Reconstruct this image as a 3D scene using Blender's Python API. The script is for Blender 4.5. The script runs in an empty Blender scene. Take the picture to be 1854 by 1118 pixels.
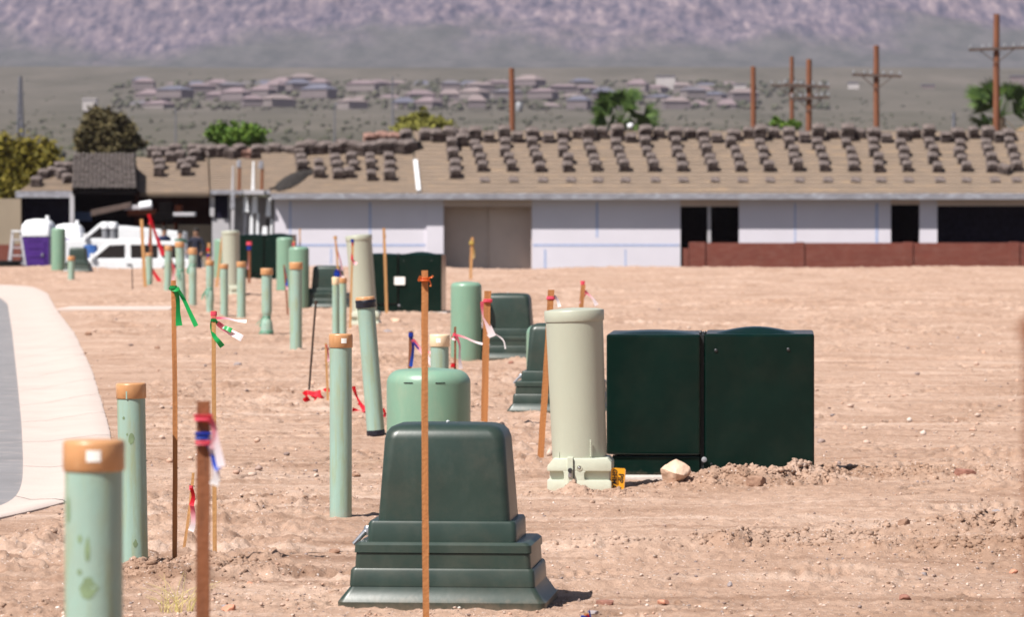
import bpy, bmesh, math, random
import numpy as np
from mathutils import Vector, Matrix
random.seed(7)
R = math.radians
scene = bpy.context.scene
COL = scene.collection

# ---------------------------------------------------------------- camera
F, CX, HY, H = 8000.0, 927.0, 390.0, 1.3      # focal length in photo pixels, centre column, horizon row, eye height
cam_d = bpy.data.cameras.new('camera')
cam = bpy.data.objects.new('camera', cam_d)
COL.objects.link(cam)
scene.camera = cam
cam.location = (0, 0, H)
cam.rotation_euler = (R(90), 0, 0)
cam_d.sensor_width = 36.0
cam_d.lens = F / 1854.0 * 36.0
cam_d.shift_y = -(559.0 - HY) / 1854.0
cam_d.clip_start = 0.5
cam_d.clip_end = 20000
cam_d.dof.use_dof = True
cam_d.dof.focus_distance = 17.5
cam_d.dof.aperture_fstop = 9.0
# ---------------------------------------------------------------- light
SUN_EL, SUN_AZ = 55.0, 46.0                    # azimuth measured from straight behind the camera towards the left
sd = Vector((-math.sin(R(SUN_AZ)) * math.cos(R(SUN_EL)), -math.cos(R(SUN_AZ)) * math.cos(R(SUN_EL)), math.sin(R(SUN_EL))))
world = bpy.data.worlds.new('World'); scene.world = world
world.use_nodes = True
wn = world.node_tree; wn.nodes.clear()
wo = wn.nodes.new('ShaderNodeOutputWorld'); bg = wn.nodes.new('ShaderNodeBackground'); sky = wn.nodes.new('ShaderNodeTexSky')
sky.sky_type = 'NISHITA'; sky.sun_disc = False
sky.sun_elevation = R(SUN_EL)
sky.sun_rotation = math.atan2(sd.x, sd.y)
sky.dust_density = 1.5
bg.inputs['Strength'].default_value = 0.05
wn.links.new(sky.outputs[0], bg.inputs['Color']); wn.links.new(bg.outputs[0], wo.inputs['Surface'])
sun_d = bpy.data.lights.new('sun', 'SUN'); sun_d.energy = 5.0; sun_d.angle = R(0.53); sun_d.color = (1.0, 0.965, 0.91)
sun = bpy.data.objects.new('sun', sun_d); COL.objects.link(sun)
sun.rotation_euler = sd.to_track_quat('Z', 'Y').to_euler()
sun.location = (-20, -20, 60)
scene.view_settings.view_transform = 'Standard'
scene.view_settings.look = 'None'
scene.view_settings.exposure = 0.66
scene.view_settings.gamma = 1.0
scene.view_settings.use_curve_mapping = False
scene.render.engine = 'CYCLES'
scene.cycles.volume_bounces = 1
scene.cycles.max_bounces = 8

# ---------------------------------------------------------------- pixel <-> place
def depth(py, z=0.0): return F * (H - z) / (py - HY)
def X(px, Y): return (px - CX) / F * Y
def Z(py, Y): return H - (py - HY) / F * Y

# ---------------------------------------------------------------- helpers
def tag(o, label=None, cat=None, group=None, kind=None):
    if label: o['label'] = label
    if cat: o['category'] = cat
    if group: o['group'] = group
    if kind: o['kind'] = kind
    return o
def empty(name, loc=(0, 0, 0), rz=0.0, ry=0.0, rx=0.0, label=None, cat=None, group=None):
    o = bpy.data.objects.new(name, None); COL.objects.link(o)
    o.location = loc; o.rotation_euler = (rx, ry, rz); o.empty_display_size = 0.1
    return tag(o, label, cat, group)

class MB:
    def __init__(s): s.v = []; s.f = []; s.uv = None
    def add(s, vs, fs):
        n = len(s.v); s.v += [tuple(p) for p in vs]; s.f += [tuple(i + n for i in f) for f in fs]; return s
    def box(s, x0, x1, y0, y1, z0, z1, m=None):
        vs = [(x0,y0,z0),(x1,y0,z0),(x1,y1,z0),(x0,y1,z0),(x0,y0,z1),(x1,y0,z1),(x1,y1,z1),(x0,y1,z1)]
        if m is not None: vs = [m @ Vector(p) for p in vs]
        return s.add(vs, [(0,3,2,1),(4,5,6,7),(0,1,5,4),(1,2,6,5),(2,3,7,6),(3,0,4,7)])
    def loft(s, rings, cap0=True, cap1=True):
        n = len(rings[0]); vs = [p for r in rings for p in r]; fs = []
        for i in range(len(rings) - 1):
            for j in range(n):
                a = i*n + j; b = i*n + (j+1) % n
                fs.append((a, b, b + n, a + n))
        if cap0: fs.append(tuple(reversed(range(n))))
        if cap1: fs.append(tuple(range((len(rings)-1)*n, len(rings)*n)))
        return s.add(vs, fs)
    def lathe(s, prof, n=32, c=(0, 0), cap0=True, cap1=True):
        return s.loft([[(c[0] + r*math.cos(2*math.pi*k/n), c[1] + r*math.sin(2*math.pi*k/n), z) for k in range(n)] for r, z in prof], cap0, cap1)
    def tube(s, pts, rad, n=8, close=True):
        pts = [Vector(p) for p in pts]; rings = []
        for i, p in enumerate(pts):
            d = (pts[min(i+1, len(pts)-1)] - pts[max(i-1, 0)]).normalized()
            a = d.cross(Vector((0, 1, 0)) if abs(d.y) < .9 else Vector((1, 0, 0))).normalized(); b = d.cross(a)
            r = rad[i] if isinstance(rad, (list, tuple)) else rad
            rings.append([p + a*math.cos(-2*math.pi*k/n)*r + b*math.sin(-2*math.pi*k/n)*r for k in range(n)])
        return s.loft(rings, close, close)
    def build(s, name, mat, parent=None, loc=None, smooth=False, bevel=0.0, seg=2, angle=None, fixn=True):
        me = bpy.data.meshes.new(name); me.from_pydata([tuple(p) for p in s.v], [], s.f)
        if fixn or bevel:
            bm = bmesh.new(); bm.from_mesh(me)
            bmesh.ops.recalc_face_normals(bm, faces=bm.faces)
            if bevel:
                es = [e for e in bm.edges if len(e.link_faces) == 2 and e.calc_face_angle(0) > R(30)]
                bmesh.ops.bevel(bm, geom=es, offset=bevel, segments=seg, profile=0.6, affect='EDGES', clamp_overlap=True)
            bm.to_mesh(me); bm.free()
        me.materials.append(mat)
        if smooth:
            me.polygons.foreach_set('use_smooth', [True]*len(me.polygons))
            me.set_sharp_from_angle(angle=R(angle or 40))
        o = bpy.data.objects.new(name, me); COL.objects.link(o)
        if parent: o.parent = parent
        if loc: o.location = loc
        return o
def rrect(hw, hd, z, r, n=5, cy=0.0, cx=0.0):
    out = []
    r = min(r, hw*.99, hd*.99)
    for (sx, sy, a0) in ((1, 1, 0), (-1, 1, 90), (-1, -1, 180), (1, -1, 270)):
        for k in range(n + 1):
            a = R(a0 + 90*k/n)
            out.append((cx + sx*(hw - r) + r*math.cos(a), cy + sy*(hd - r) + r*math.sin(a), z))
    return out

# ---------------------------------------------------------------- materials
def newmat(name):
    m = bpy.data.materials.new(name); m.use_nodes = True
    nt = m.node_tree; b = nt.nodes['Principled BSDF']; return m, nt, b
def N(nt, t, **kw):
    n = nt.nodes.new(t)
    for k, v in kw.items():
        if k in n.inputs.keys(): n.inputs[k].default_value = v
        else: setattr(n, k, v)
    return n
def ramp(nt, fac, stops):
    r = nt.nodes.new('ShaderNodeValToRGB'); e = r.color_ramp.elements
    while len(e) < len(stops): e.new(0.5)
    for i, (p, c) in enumerate(stops):
        e[i].position = p; e[i].color = (*c, 1) if len(c) == 3 else c
    nt.links.new(fac, r.inputs[0]); return r
def mapping(nt, scale, obj=True):
    tc = nt.nodes.new('ShaderNodeTexCoord'); mp = nt.nodes.new('ShaderNodeMapping')
    mp.inputs['Scale'].default_value = scale
    nt.links.new(tc.outputs['Object' if obj else 'Generated'], mp.inputs['Vector']); return mp.outputs[0]
def mixc(nt, fac, a, b):
    m = nt.nodes.new('ShaderNodeMix'); m.data_type = 'RGBA'
    if isinstance(fac, float): m.inputs['Factor'].default_value = fac
    else: nt.links.new(fac, m.inputs['Factor'])
    for s, i in ((a, 6), (b, 7)):
        if isinstance(s, tuple): m.inputs[i].default_value = (*s, 1)
        else: nt.links.new(s, m.inputs[i])
    return m.outputs[2]
DUSTY = {'green_pvc': .25, 'light_green_plastic': .12, 'dark_green_plastic': .09, 'transformer_paint': .02, 'beige_plastic': .12, 'beige_base_plastic': .15}
def simple(name, c, rough=0.6, var=0.15, scale=(6, 6, 6), bump=0.0, bscale=60, spec=0.5, metal=0.0, c2=None, thr=(0.42, 0.62), coat=0.0):
    m, nt, b = newmat(name)
    b.inputs['Roughness'].default_value = rough; b.inputs['Specular IOR Level'].default_value = spec; b.inputs['Metallic'].default_value = metal
    b.inputs['Coat Weight'].default_value = coat; b.inputs['Coat Roughness'].default_value = 0.12
    v = mapping(nt, scale)
    n = N(nt, 'ShaderNodeTexNoise', Scale=1.0, Detail=5.0, Roughness=0.6); nt.links.new(v, n.inputs['Vector'])
    lo = tuple(x*(1-var) for x in c); hi = tuple(min(1, x*(1+var)) for x in c)
    r = ramp(nt, n.outputs[0], [(0.3, lo), (0.7, hi)]); out = r.outputs[0]
    if c2:
        n2 = N(nt, 'ShaderNodeTexNoise', Scale=2.3, Detail=4.0, Roughness=0.65); nt.links.new(v, n2.inputs['Vector'])
        f = ramp(nt, n2.outputs[0], [(thr[0], (0, 0, 0)), (thr[1], (1, 1, 1))])
        out = mixc(nt, f.outputs[0], out, c2)
    if name in DUSTY:
        tc = nt.nodes.new('ShaderNodeTexCoord'); sp = nt.nodes.new('ShaderNodeSeparateXYZ'); nt.links.new(tc.outputs['Object'], sp.inputs[0])
        nd = N(nt, 'ShaderNodeTexNoise', Scale=22.0, Detail=6.0, Roughness=0.7); nt.links.new(tc.outputs['Object'], nd.inputs['Vector'])
        ma = N(nt, 'ShaderNodeMath', operation='MULTIPLY_ADD'); nt.links.new(nd.outputs[0], ma.inputs[0]); ma.inputs[1].default_value = -.10; nt.links.new(sp.outputs['Z'], ma.inputs[2])
        mr = N(nt, 'ShaderNodeMapRange'); mr.inputs['From Min'].default_value = -.08; mr.inputs['From Max'].default_value = -.01; mr.inputs['To Min'].default_value = .45; mr.inputs['To Max'].default_value = .0; nt.links.new(ma.outputs[0], mr.inputs[0])
        n4 = N(nt, 'ShaderNodeTexNoise', Scale=5.0, Detail=7.0, Roughness=0.75); nt.links.new(tc.outputs['Object'], n4.inputs['Vector'])
        f4 = ramp(nt, n4.outputs[0], [(0.45, (0, 0, 0)), (0.8, (DUSTY[name],)*3)]); ad = N(nt, 'ShaderNodeMath', operation='MAXIMUM'); nt.links.new(mr.outputs[0], ad.inputs[0]); nt.links.new(f4.outputs[0], ad.inputs[1])
        out = mixc(nt, ad.outputs[0], out, (0.36, 0.24, 0.17))
    nt.links.new(out, b.inputs['Base Color'])
    if bump:
        n3 = N(nt, 'ShaderNodeTexNoise', Scale=float(bscale), Detail=4.0); tc = nt.nodes.new('ShaderNodeTexCoord'); nt.links.new(tc.outputs['Object'], n3.inputs['Vector'])
        bp = N(nt, 'ShaderNodeBump', Strength=bump, Distance=0.01); nt.links.new(n3.outputs[0], bp.inputs['Height']); nt.links.new(bp.outputs[0], b.inputs['Normal'])
    return m

MT = {}
MT['pipe'] = simple('green_pvc', (0.275, 0.405, 0.345), 0.45, 0.12, (14, 14, 1.6), 0.05, 80, 0.5, c2=(0.27, 0.33, 0.20), thr=(0.46, 0.72))
MT['cap'] = simple('tan_cap', (0.50, 0.25, 0.11), 0.38, 0.15, (12, 12, 4), 0.1, 70, c2=(0.60, 0.36, 0.20), thr=(0.55, 0.72))
MT['pale_cap'] = simple('pale_cap', (0.72, 0.55, 0.36), 0.4, 0.08)
MT['stain'] = simple('stain', (0.17, 0.24, 0.13), 0.6, 0.2, (30, 30, 30))
MT['black_tape'] = simple('black_tape', (0.008, 0.008, 0.016), 0.35, 0.3, (30, 30, 90), 0.6, 60)
MT['green_tape'] = simple('green_tape', (0.13, 0.30, 0.21), 0.35, 0.3, (30, 30, 60), 0.5, 60)
MT['sticker'] = simple('white_sticker', (0.85, 0.84, 0.8), 0.5, 0.05)
MT['light_green'] = simple('light_green_plastic', (0.175, 0.30, 0.215), 0.36, 0.07, (5, 5, 1.5), 0.03, 120, c2=(0.23, 0.32, 0.23), thr=(0.55, 0.8))
MT['dark_green'] = simple('dark_green_plastic', (0.019, 0.036, 0.028), 0.38, 0.15, (6, 6, 3), 0.02, 60, c2=(0.032, 0.050, 0.041), thr=(0.5, 0.85))
MT['transformer'] = simple('transformer_paint', (0.0015, 0.0115, 0.0088), 0.2, 0.25, (3, 3, 3), 0.0, 20, 0.2, c2=(0.0018, 0.013, 0.010), thr=(0.45, 0.8))
MT['seam'] = simple('dark_seam', (0.004, 0.006, 0.006), 0.7, 0.1)
MT['beige'] = simple('beige_plastic', (0.385, 0.395, 0.315), 0.40, 0.05, (4, 4, 1), 0.08, 120)
MT['beige_base'] = simple('beige_base_plastic', (0.52, 0.545, 0.44), 0.42, 0.05, (8, 8, 8), 0.1, 100)
MT['steel'] = simple('galvanised_steel', (0.5, 0.5, 0.52), 0.35, 0.2, (40, 40, 40), metal=0.9)
MT['darksteel'] = simple('dark_steel', (0.06, 0.06, 0.065), 0.4, 0.2, metal=0.6)
MT['concrete'] = simple('concrete', (0.50, 0.41, 0.365), 0.9, 0.07, (1.3, 1.3, 1.3), 0.25, 60, c2=(0.46, 0.36, 0.31), thr=(0.55, 0.8))
MT['concrete_pad'] = simple('concrete_pad', (0.52, 0.46, 0.42), 0.9, 0.1, (5, 5, 5), 0.3, 60)
MT['asphalt'] = simple('asphalt', (0.20, 0.19, 0.195), 0.9, 0.12, (2, 2, 2), 0.5, 160, c2=(0.28, 0.25, 0.245), thr=(0.5, 0.7))
MT['wood'] = simple('stake_wood', (0.38, 0.15, 0.045), 0.7, 0.25, (60, 60, 2.0), 0.25, 90, c2=(0.20, 0.07, 0.025), thr=(0.55, 0.8))
MT['wood_pale'] = simple('pale_stake_wood', (0.46, 0.24, 0.09), 0.75, 0.2, (60, 60, 2.0), 0.25, 90, c2=(0.30, 0.14, 0.06), thr=(0.5, 0.8))
MT['wood_brown'] = simple('brown_stake_wood', (0.20, 0.065, 0.022), 0.75, 0.2, (60, 60, 3.0), 0.25, 90, c2=(0.12, 0.04, 0.015), thr=(0.5, 0.7))
MT['rod'] = simple('rusty_rod', (0.05, 0.03, 0.02), 0.8, 0.3)
MT['yellow_tag'] = simple('yellow_tag', (0.80, 0.36, 0.01), 0.5, 0.08)
MT['ink'] = simple('black_ink', (0.01, 0.01, 0.01), 0.6, 0.05)
MT['white_paint'] = simple('white_paint', (0.80, 0.80, 0.82), 0.35, 0.04, coat=0.4)
MT['white_plastic'] = simple('white_plastic', (0.82, 0.82, 0.84), 0.5, 0.05)
MT['glass'] = simple('dark_glass', (0.008, 0.009, 0.012), 0.08, 0.1)
MT['tyre'] = simple('tyre', (0.02, 0.02, 0.02), 0.8, 0.1)
MT['purple'] = simple('purple_plastic', (0.055, 0.012, 0.16), 0.45, 0.2, (2, 2, 2))
MT['blue_plastic'] = simple('blue_plastic', (0.02, 0.07, 0.22), 0.4, 0.2)
MT['pole'] = simple('pole_wood', (0.19, 0.065, 0.028), 0.85, 0.3, (8, 8, 0.8), c2=(0.10, 0.035, 0.02), thr=(0.5, 0.7))
MT['arm'] = simple('crossarm_wood', (0.09, 0.06, 0.05), 0.85, 0.3)
MT['grey_metal'] = simple('grey_metal', (0.25, 0.25, 0.27), 0.5, 0.2)
MT['far_metal'] = simple('far_metal', (0.12, 0.12, 0.14), 0.7, 0.2)
MT['fascia'] = simple('fascia_paint', (0.23, 0.22, 0.245), 0.7, 0.2, (1.5, 1, 6), c2=(0.42, 0.43, 0.48), thr=(0.5, 0.7))
MT['soffit'] = simple('soffit', (0.25, 0.19, 0.15), 0.8, 0.2)
MT['stucco'] = simple('white_wrap', (0.66, 0.615, 0.675), 0.75, 0.04, (0.6, 0.6, 0.8))
MT['wrap_tan'] = simple('tan_wrap', (0.60, 0.47, 0.41), 0.8, 0.1, (0.6, 0.6, 0.6))
MT['joint_blue'] = simple('blue_joint_tape', (0.36, 0.42, 0.62), 0.7, 0.12)
MT['inner'] = simple('dark_interior', (0.006, 0.005, 0.005), 0.9, 0.3, spec=0.0)  # interior tones near black: deep shade of the open fronts put into colour
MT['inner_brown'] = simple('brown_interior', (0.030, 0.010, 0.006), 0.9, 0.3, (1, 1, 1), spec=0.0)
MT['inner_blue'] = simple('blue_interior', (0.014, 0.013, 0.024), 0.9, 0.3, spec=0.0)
MT['tan_stucco'] = simple('tan_stucco', (0.30, 0.235, 0.17), 0.85, 0.08, (1, 1, 1))
MT['grey_wrap'] = simple('grey_wrap', (0.44, 0.42, 0.44), 0.8, 0.12, (1, 1, 2))
MT['brickred'] = simple('red_block', (0.165, 0.042, 0.027), 0.9, 0.14, (0.9, 0.9, 2.5), 0.4, 20, c2=(0.20, 0.075, 0.055), thr=(0.45, 0.75))
MT['tile'] = simple('roof_tile', (0.105, 0.078, 0.070), 0.9, 0.5, (5, 5, 5), 0.3, 30, c2=(0.22, 0.18, 0.165), thr=(0.5, 0.7))
MT['tile_red'] = simple('red_roof_tile', (0.15, 0.07, 0.055), 0.9, 0.3, (5, 5, 5), c2=(0.30, 0.18, 0.14))
MT['tile_grey'] = simple('grey_roof_tile', (0.14, 0.12, 0.115), 0.9, 0.4, (9, 9, 9), 0.4, 30, c2=(0.23, 0.18, 0.155), thr=(0.45, 0.7))
MT['shade_sheet'] = simple('shade_black', (0.018, 0.014, 0.012), 0.9, 0.3)  # black of the sheet that paints the roof valley shadow
MT['trunk'] = simple('trunk', (0.12, 0.08, 0.05), 0.9, 0.3)
MT['skin'] = simple('skin', (0.30, 0.16, 0.10), 0.6, 0.1)
MT['navy'] = simple('navy_cloth', (0.010, 0.012, 0.028), 0.9, 0.3)
MT['blue_cloth'] = simple('blue_cloth', (0.02, 0.035, 0.10), 0.9, 0.3)
MT['green_cloth'] = simple('green_cloth', (0.015, 0.10, 0.06), 0.9, 0.3)
MT['dark_trousers'] = simple('dark_trousers', (0.010, 0.011, 0.018), 0.9, 0.3)
MT['hair'] = simple('hair', (0.015, 0.01, 0.008), 0.8, 0.2)
MT['drygrass'] = simple('dry_grass', (0.60, 0.50, 0.20), 0.8, 0.2)
MT['cable'] = simple('cable', (0.03, 0.02, 0.018), 0.7, 0.2)

def leafmat(name, a, b):
    m, nt, bs = newmat(name)
    g = nt.nodes.new('ShaderNodeNewGeometry'); r = ramp(nt, g.outputs['Random Per Island'], [(0.0, a), (1.0, b)])
    nt.links.new(r.outputs[0], bs.inputs['Base Color']); bs.inputs['Roughness'].default_value = 0.7
    bs.inputs['Specular IOR Level'].default_value = 0.2
    return m
MT['leaf_olive'] = leafmat('olive_leaves', (0.085, 0.075, 0.01), (0.21, 0.165, 0.022))
MT['leaf_dark'] = leafmat('dark_leaves', (0.05, 0.043, 0.018), (0.14, 0.11, 0.05))
MT['leaf_green'] = leafmat('green_leaves', (0.05, 0.11, 0.015), (0.14, 0.22, 0.03))
MT['leaf_yellow'] = leafmat('yellow_green_leaves', (0.13, 0.13, 0.03), (0.26, 0.24, 0.05))
MT['palm_leaf'] = leafmat('palm_leaves', (0.012, 0.032, 0.008), (0.075, 0.12, 0.025))
MT['palm_dry'] = leafmat('dry_palm_leaves', (0.25, 0.16, 0.08), (0.45, 0.32, 0.2))
MT['scrub'] = leafmat('scrub', (0.045, 0.05, 0.03), (0.085, 0.082, 0.055))

def ribbonmat(name, c1, c2, pos=(0.35, 0.8), trans=0.35):
    m, nt, bs = newmat(name)
    uv = nt.nodes.new('ShaderNodeUVMap'); sp = nt.nodes.new('ShaderNodeSeparateXYZ'); nt.links.new(uv.outputs[0], sp.inputs[0])
    r = ramp(nt, sp.outputs['Y'], [(pos[0], c1), (pos[1], c2)]); nt.links.new(r.outputs[0], bs.inputs['Base Color'])
    bs.inputs['Roughness'].default_value = 0.35
    tr = nt.nodes.new('ShaderNodeBsdfTranslucent'); nt.links.new(r.outputs[0], tr.inputs['Color'])
    mx = nt.nodes.new('ShaderNodeMixShader'); mx.inputs[0].default_value = trans
    nt.links.new(bs.outputs[0], mx.inputs[1]); nt.links.new(tr.outputs[0], mx.inputs[2])
    nt.links.new(mx.outputs[0], nt.nodes['Material Output'].inputs['Surface'])
    return m
MT['r_pink'] = ribbonmat('pink_ribbon', (0.86, 0.10, 0.16), (0.92, 0.55, 0.60))
MT['r_pinkwhite'] = ribbonmat('pink_to_white_ribbon', (0.88, 0.14, 0.22), (0.92, 0.82, 0.84), (0.15, 0.75))
MT['r_green'] = ribbonmat('green_ribbon', (0.01, 0.30, 0.07), (0.02, 0.42, 0.10))
MT['r_red'] = ribbonmat('red_ribbon', (0.65, 0.01, 0.02), (0.72, 0.03, 0.05))
MT['r_blue'] = ribbonmat('blue_ribbon', (0.01, 0.04, 0.35), (0.02, 0.08, 0.5))
MT['r_orange'] = ribbonmat('orange_ribbon', (0.70, 0.13, 0.02), (0.7, 0.2, 0.05))
MT['r_white'] = ribbonmat('white_ribbon', (0.85, 0.75, 0.78), (0.9, 0.88, 0.88), trans=0.5)
MT['r_straw'] = ribbonmat('straw_ribbon', (0.55, 0.40, 0.10), (0.62, 0.45, 0.2))

# soil
def soilmat():
    m, nt, b = newmat('desert_soil')
    L = nt.links.new
    geo = nt.nodes.new('ShaderNodeNewGeometry'); pos = geo.outputs['Position']
    def nz(scale, det=4.0, rough=0.6, sc=(1, 1, 1)):
        mp = nt.nodes.new('ShaderNodeMapping'); mp.inputs['Scale'].default_value = sc; L(pos, mp.inputs[0])
        n = N(nt, 'ShaderNodeTexNoise', Scale=scale, Detail=det, Roughness=rough); L(mp.outputs[0], n.inputs['Vector']); return n.outputs[0]
    c = ramp(nt, nz(0.9, 6, 0.65, (1, 0.5, 1)), [(0.3, (0.37, 0.235, 0.165)), (0.5, (0.465, 0.31, 0.23)), (0.7, (0.55, 0.385, 0.295))]).outputs[0]
    f = ramp(nt, nz(14, 4, 0.7, (1, 0.7, 1)), [(0.35, (0, 0, 0)), (0.7, (1, 1, 1))]).outputs[0]
    c = mixc(nt, f, c, mixc(nt, 0.55, c, (0.23, 0.135, 0.09)))
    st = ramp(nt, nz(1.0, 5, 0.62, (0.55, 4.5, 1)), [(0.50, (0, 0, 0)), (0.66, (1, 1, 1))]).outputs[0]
    c = mixc(nt, st, c, mixc(nt, 0.68, c, (0.22, 0.125, 0.08)))  # dark streaks: darker soil, plus shade of undercuts and holes put into colour
    st2 = ramp(nt, nz(0.7, 5, 0.62, (0.5, 3.5, 2)), [(0.52, (0, 0, 0)), (0.70, (1, 1, 1))]).outputs[0]
    c = mixc(nt, st2, c, mixc(nt, 0.5, c, (0.66, 0.50, 0.41)))
    # sand grains: pale and dark specks
    vo = N(nt, 'ShaderNodeTexVoronoi', Scale=75.0); L(pos, vo.inputs['Vector'])
    sel = ramp(nt, vo.outputs['Color'], [(0.74, (0, 0, 0)), (0.8, (1, 1, 1))]).outputs[0]
    dot = ramp(nt, vo.outputs['Distance'], [(0.28, (1, 1, 1)), (0.42, (0, 0, 0))]).outputs[0]
    mu = N(nt, 'ShaderNodeMath', operation='MULTIPLY'); L(sel, mu.inputs[0]); L(dot, mu.inputs[1])
    pc = ramp(nt, nz(40, 2), [(0.35, (0.25, 0.17, 0.14)), (0.55, (0.62, 0.50, 0.44)), (0.7, (0.68, 0.58, 0.53))]).outputs[0]
    c = mixc(nt, mu.outputs[0], c, pc)
    L(c, b.inputs['Base Color'])
    b.inputs['Roughness'].default_value = 0.95; b.inputs['Specular IOR Level'].default_value = 0.15
    bp = N(nt, 'ShaderNodeBump', Strength=0.9, Distance=0.02); L(nz(28, 8, 0.72, (1, .8, 1)), bp.inputs['Height'])
    bp2 = N(nt, 'ShaderNodeBump', Strength=0.5, Distance=0.01); L(mu.outputs[0], bp2.inputs['Height']); L(bp.outputs[0], bp2.inputs['Normal'])
    L(bp2.outputs[0], b.inputs['Normal'])
    return m
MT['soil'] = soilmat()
MT['clod'] = simple('soil_clod', (0.40, 0.265, 0.19), 0.95, 0.25, (9, 9, 9), 0.8, 40, 0.1)
def pebblemat():
    m, nt, bs = newmat('pebbles')
    g = nt.nodes.new('ShaderNodeNewGeometry')
    r = ramp(nt, g.outputs['Random Per Island'], [(0.0, (0.16, 0.10, 0.08)), (0.18, (0.24, 0.19, 0.18)), (0.35, (0.45, 0.27, 0.19)), (0.6, (0.50, 0.36, 0.29)), (0.9, (0.50, 0.38, 0.31)), (1.0, (0.64, 0.56, 0.51))])
    nt.links.new(r.outputs[0], bs.inputs['Base Color']); bs.inputs['Roughness'].default_value = 0.85
    return m
MT['pebble'] = pebblemat()
def rockm(n, c): return simple(n, c, 0.9, 0.25, (14, 14, 14), 0.8, 30, 0.2)
MT['rock_pale'] = rockm('pale_rock', (0.60, 0.42, 0.31)); MT['rock_brown'] = rockm('brown_rock', (0.28, 0.17, 0.12))
MT['rock_red'] = rockm('reddish_rock', (0.25, 0.12, 0.09)); MT['rock_grey'] = rockm('grey_rock', (0.28, 0.24, 0.24)); MT['rock_pink'] = rockm('pink_rock', (0.52, 0.24, 0.16))

# roof sheathing: tan underlay with mottled tone
def sheath():
    m, nt, b = newmat('roof_underlay'); L = nt.links.new
    v = mapping(nt, (0.5, 1.5, 3))
    n = N(nt, 'ShaderNodeTexNoise', Scale=2.0, Detail=6.0, Roughness=0.7); L(v, n.inputs['Vector'])
    c = ramp(nt, n.outputs[0], [(0.3, (0.15, 0.11, 0.08)), (0.55, (0.195, 0.143, 0.105)), (0.72, (0.28, 0.19, 0.115))]).outputs[0]
    L(c, b.inputs['Base Color']); b.inputs['Roughness'].default_value = 0.9
    return m
MT['sheath'] = sheath()
MT['batten'] = simple('batten', (0.19, 0.145, 0.11), 0.9, 0.3, (0.7, 3, 3), c2=(0.33, 0.23, 0.15), thr=(.5,.75))

# ---------------------------------------------------------------- noise for terrain
def vn(x, y, seed=0):
    xi = np.floor(x).astype(np.int64); yi = np.floor(y).astype(np.int64)
    fx = x - xi; fy = y - yi
    fx = fx*fx*(3 - 2*fx); fy = fy*fy*(3 - 2*fy)
    def h(a, b):
        n = (a*374761393 + b*668265263 + seed*1442695041) & 0xffffffff
        n = ((n ^ (n >> 13))*1274126177) & 0xffffffff
        n = n ^ (n >> 16)
        return (n & 0xffff) / 65535.0
    return (h(xi, yi)*(1-fx) + h(xi+1, yi)*fx)*(1-fy) + (h(xi, yi+1)*(1-fx) + h(xi+1, yi+1)*fx)*fy
def fbm(x, y, o=4, seed=0, g=0.5):
    s = 0; a = 1; t = 0
    for i in range(o):
        s = s + a*vn(x + 17.3*i, y - 9.1*i, seed + i); t += a; a *= g; x = x*2.03; y = y*2.03
    return s / t
def sst(a, b, x):
    t = np.clip((x - a)/(b - a), 0, 1); return t*t*(3 - 2*t)

OUT = [(-420,512),(-100,513),(0,516),(60,520),(86,532),(102,561),(135,605),(166,671),(193,760),(206,820),(206,862),(184,896),(110,917),(0,945),(-400,1010)]
INN = [(-420,530),(-100,533),(0,538),(14,550),(22,600),(32,693),(39,765),(42,830),(41,876),(28,909),(0,925),(-60,937),(-400,968)]
def wp(p, z=0.0): Y = depth(p[1], z); return (X(p[0], Y), Y)
def resample(pts, n):
    p = np.array(pts, float); d = np.r_[0, np.cumsum(np.hypot(*np.diff(p, axis=0).T))]
    t = np.linspace(0, d[-1], n); return np.c_[np.interp(t, d, p[:, 0]), np.interp(t, d, p[:, 1])]
def smooth(p, k):
    for _ in range(k):
        q = p.copy(); q[1:-1] = (p[:-2] + 2*p[1:-1] + p[2:])/4; p = q
    return p
NK = 240
outw = smooth(resample([wp(p) for p in OUT], NK), 10); innw = smooth(resample([wp(p) for p in INN], NK), 10)
def inside(x, y, poly):
    r = np.zeros(x.shape, bool); n = len(poly); j = n - 1
    for i in range(n):
        xi, yi = poly[i]; xj, yj = poly[j]
        if yi != yj:
            c = ((yi > y) != (yj > y)) & (x < (xj - xi)*(y - yi)/(yj - yi) + xi); r ^= c
        j = i
    return r
mid = innw*0.18 + outw*0.82
road_poly = np.vstack([mid[::4], mid[-1:], [[-60, mid[-1][1]]], [[-60, mid[0][1]]]])

MOUNDS = [(1330,876,0.055,0.30,0.14),(1440,872,0.060,0.22,0.16),(1250,884,0.035,0.16,0.12),(1080,896,0.012,0.25,0.12),(1600,866,0.035,0.50,0.14),(1720,862,0.025,0.25,0.16),
          (350,1030,0.035,0.10,0.12),(300,1050,0.03,0.18,0.2),(240,1045,0.02,0.15,0.2),(420,1040,0.03,0.2,0.3),(1450,985,0.03,0.5,0.14),(1750,960,0.04,0.5,0.25),(1800,1000,0.035,0.4,0.2),(1250,990,0.02,0.5,0.12)]
RUTS = [(1000,1003,1900,952,.035),(1050,1022,1900,978,.03),(900,1075,1900,1018,.03),(980,962,1900,912,.018),(1120,760,1900,733,.03),(1120,655,1900,652,.04),(1100,548,1900,556,.06),
        (180,652,600,640,.035),(255,776,560,786,.03),(270,700,600,690,.025),(-50,1065,560,1040,.025),(220,880,600,868,.018),(100,590,520,584,.04)]
MW = [(*wp((a, b)), c, d, e) for a, b, c, d, e in MOUNDS]
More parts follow.
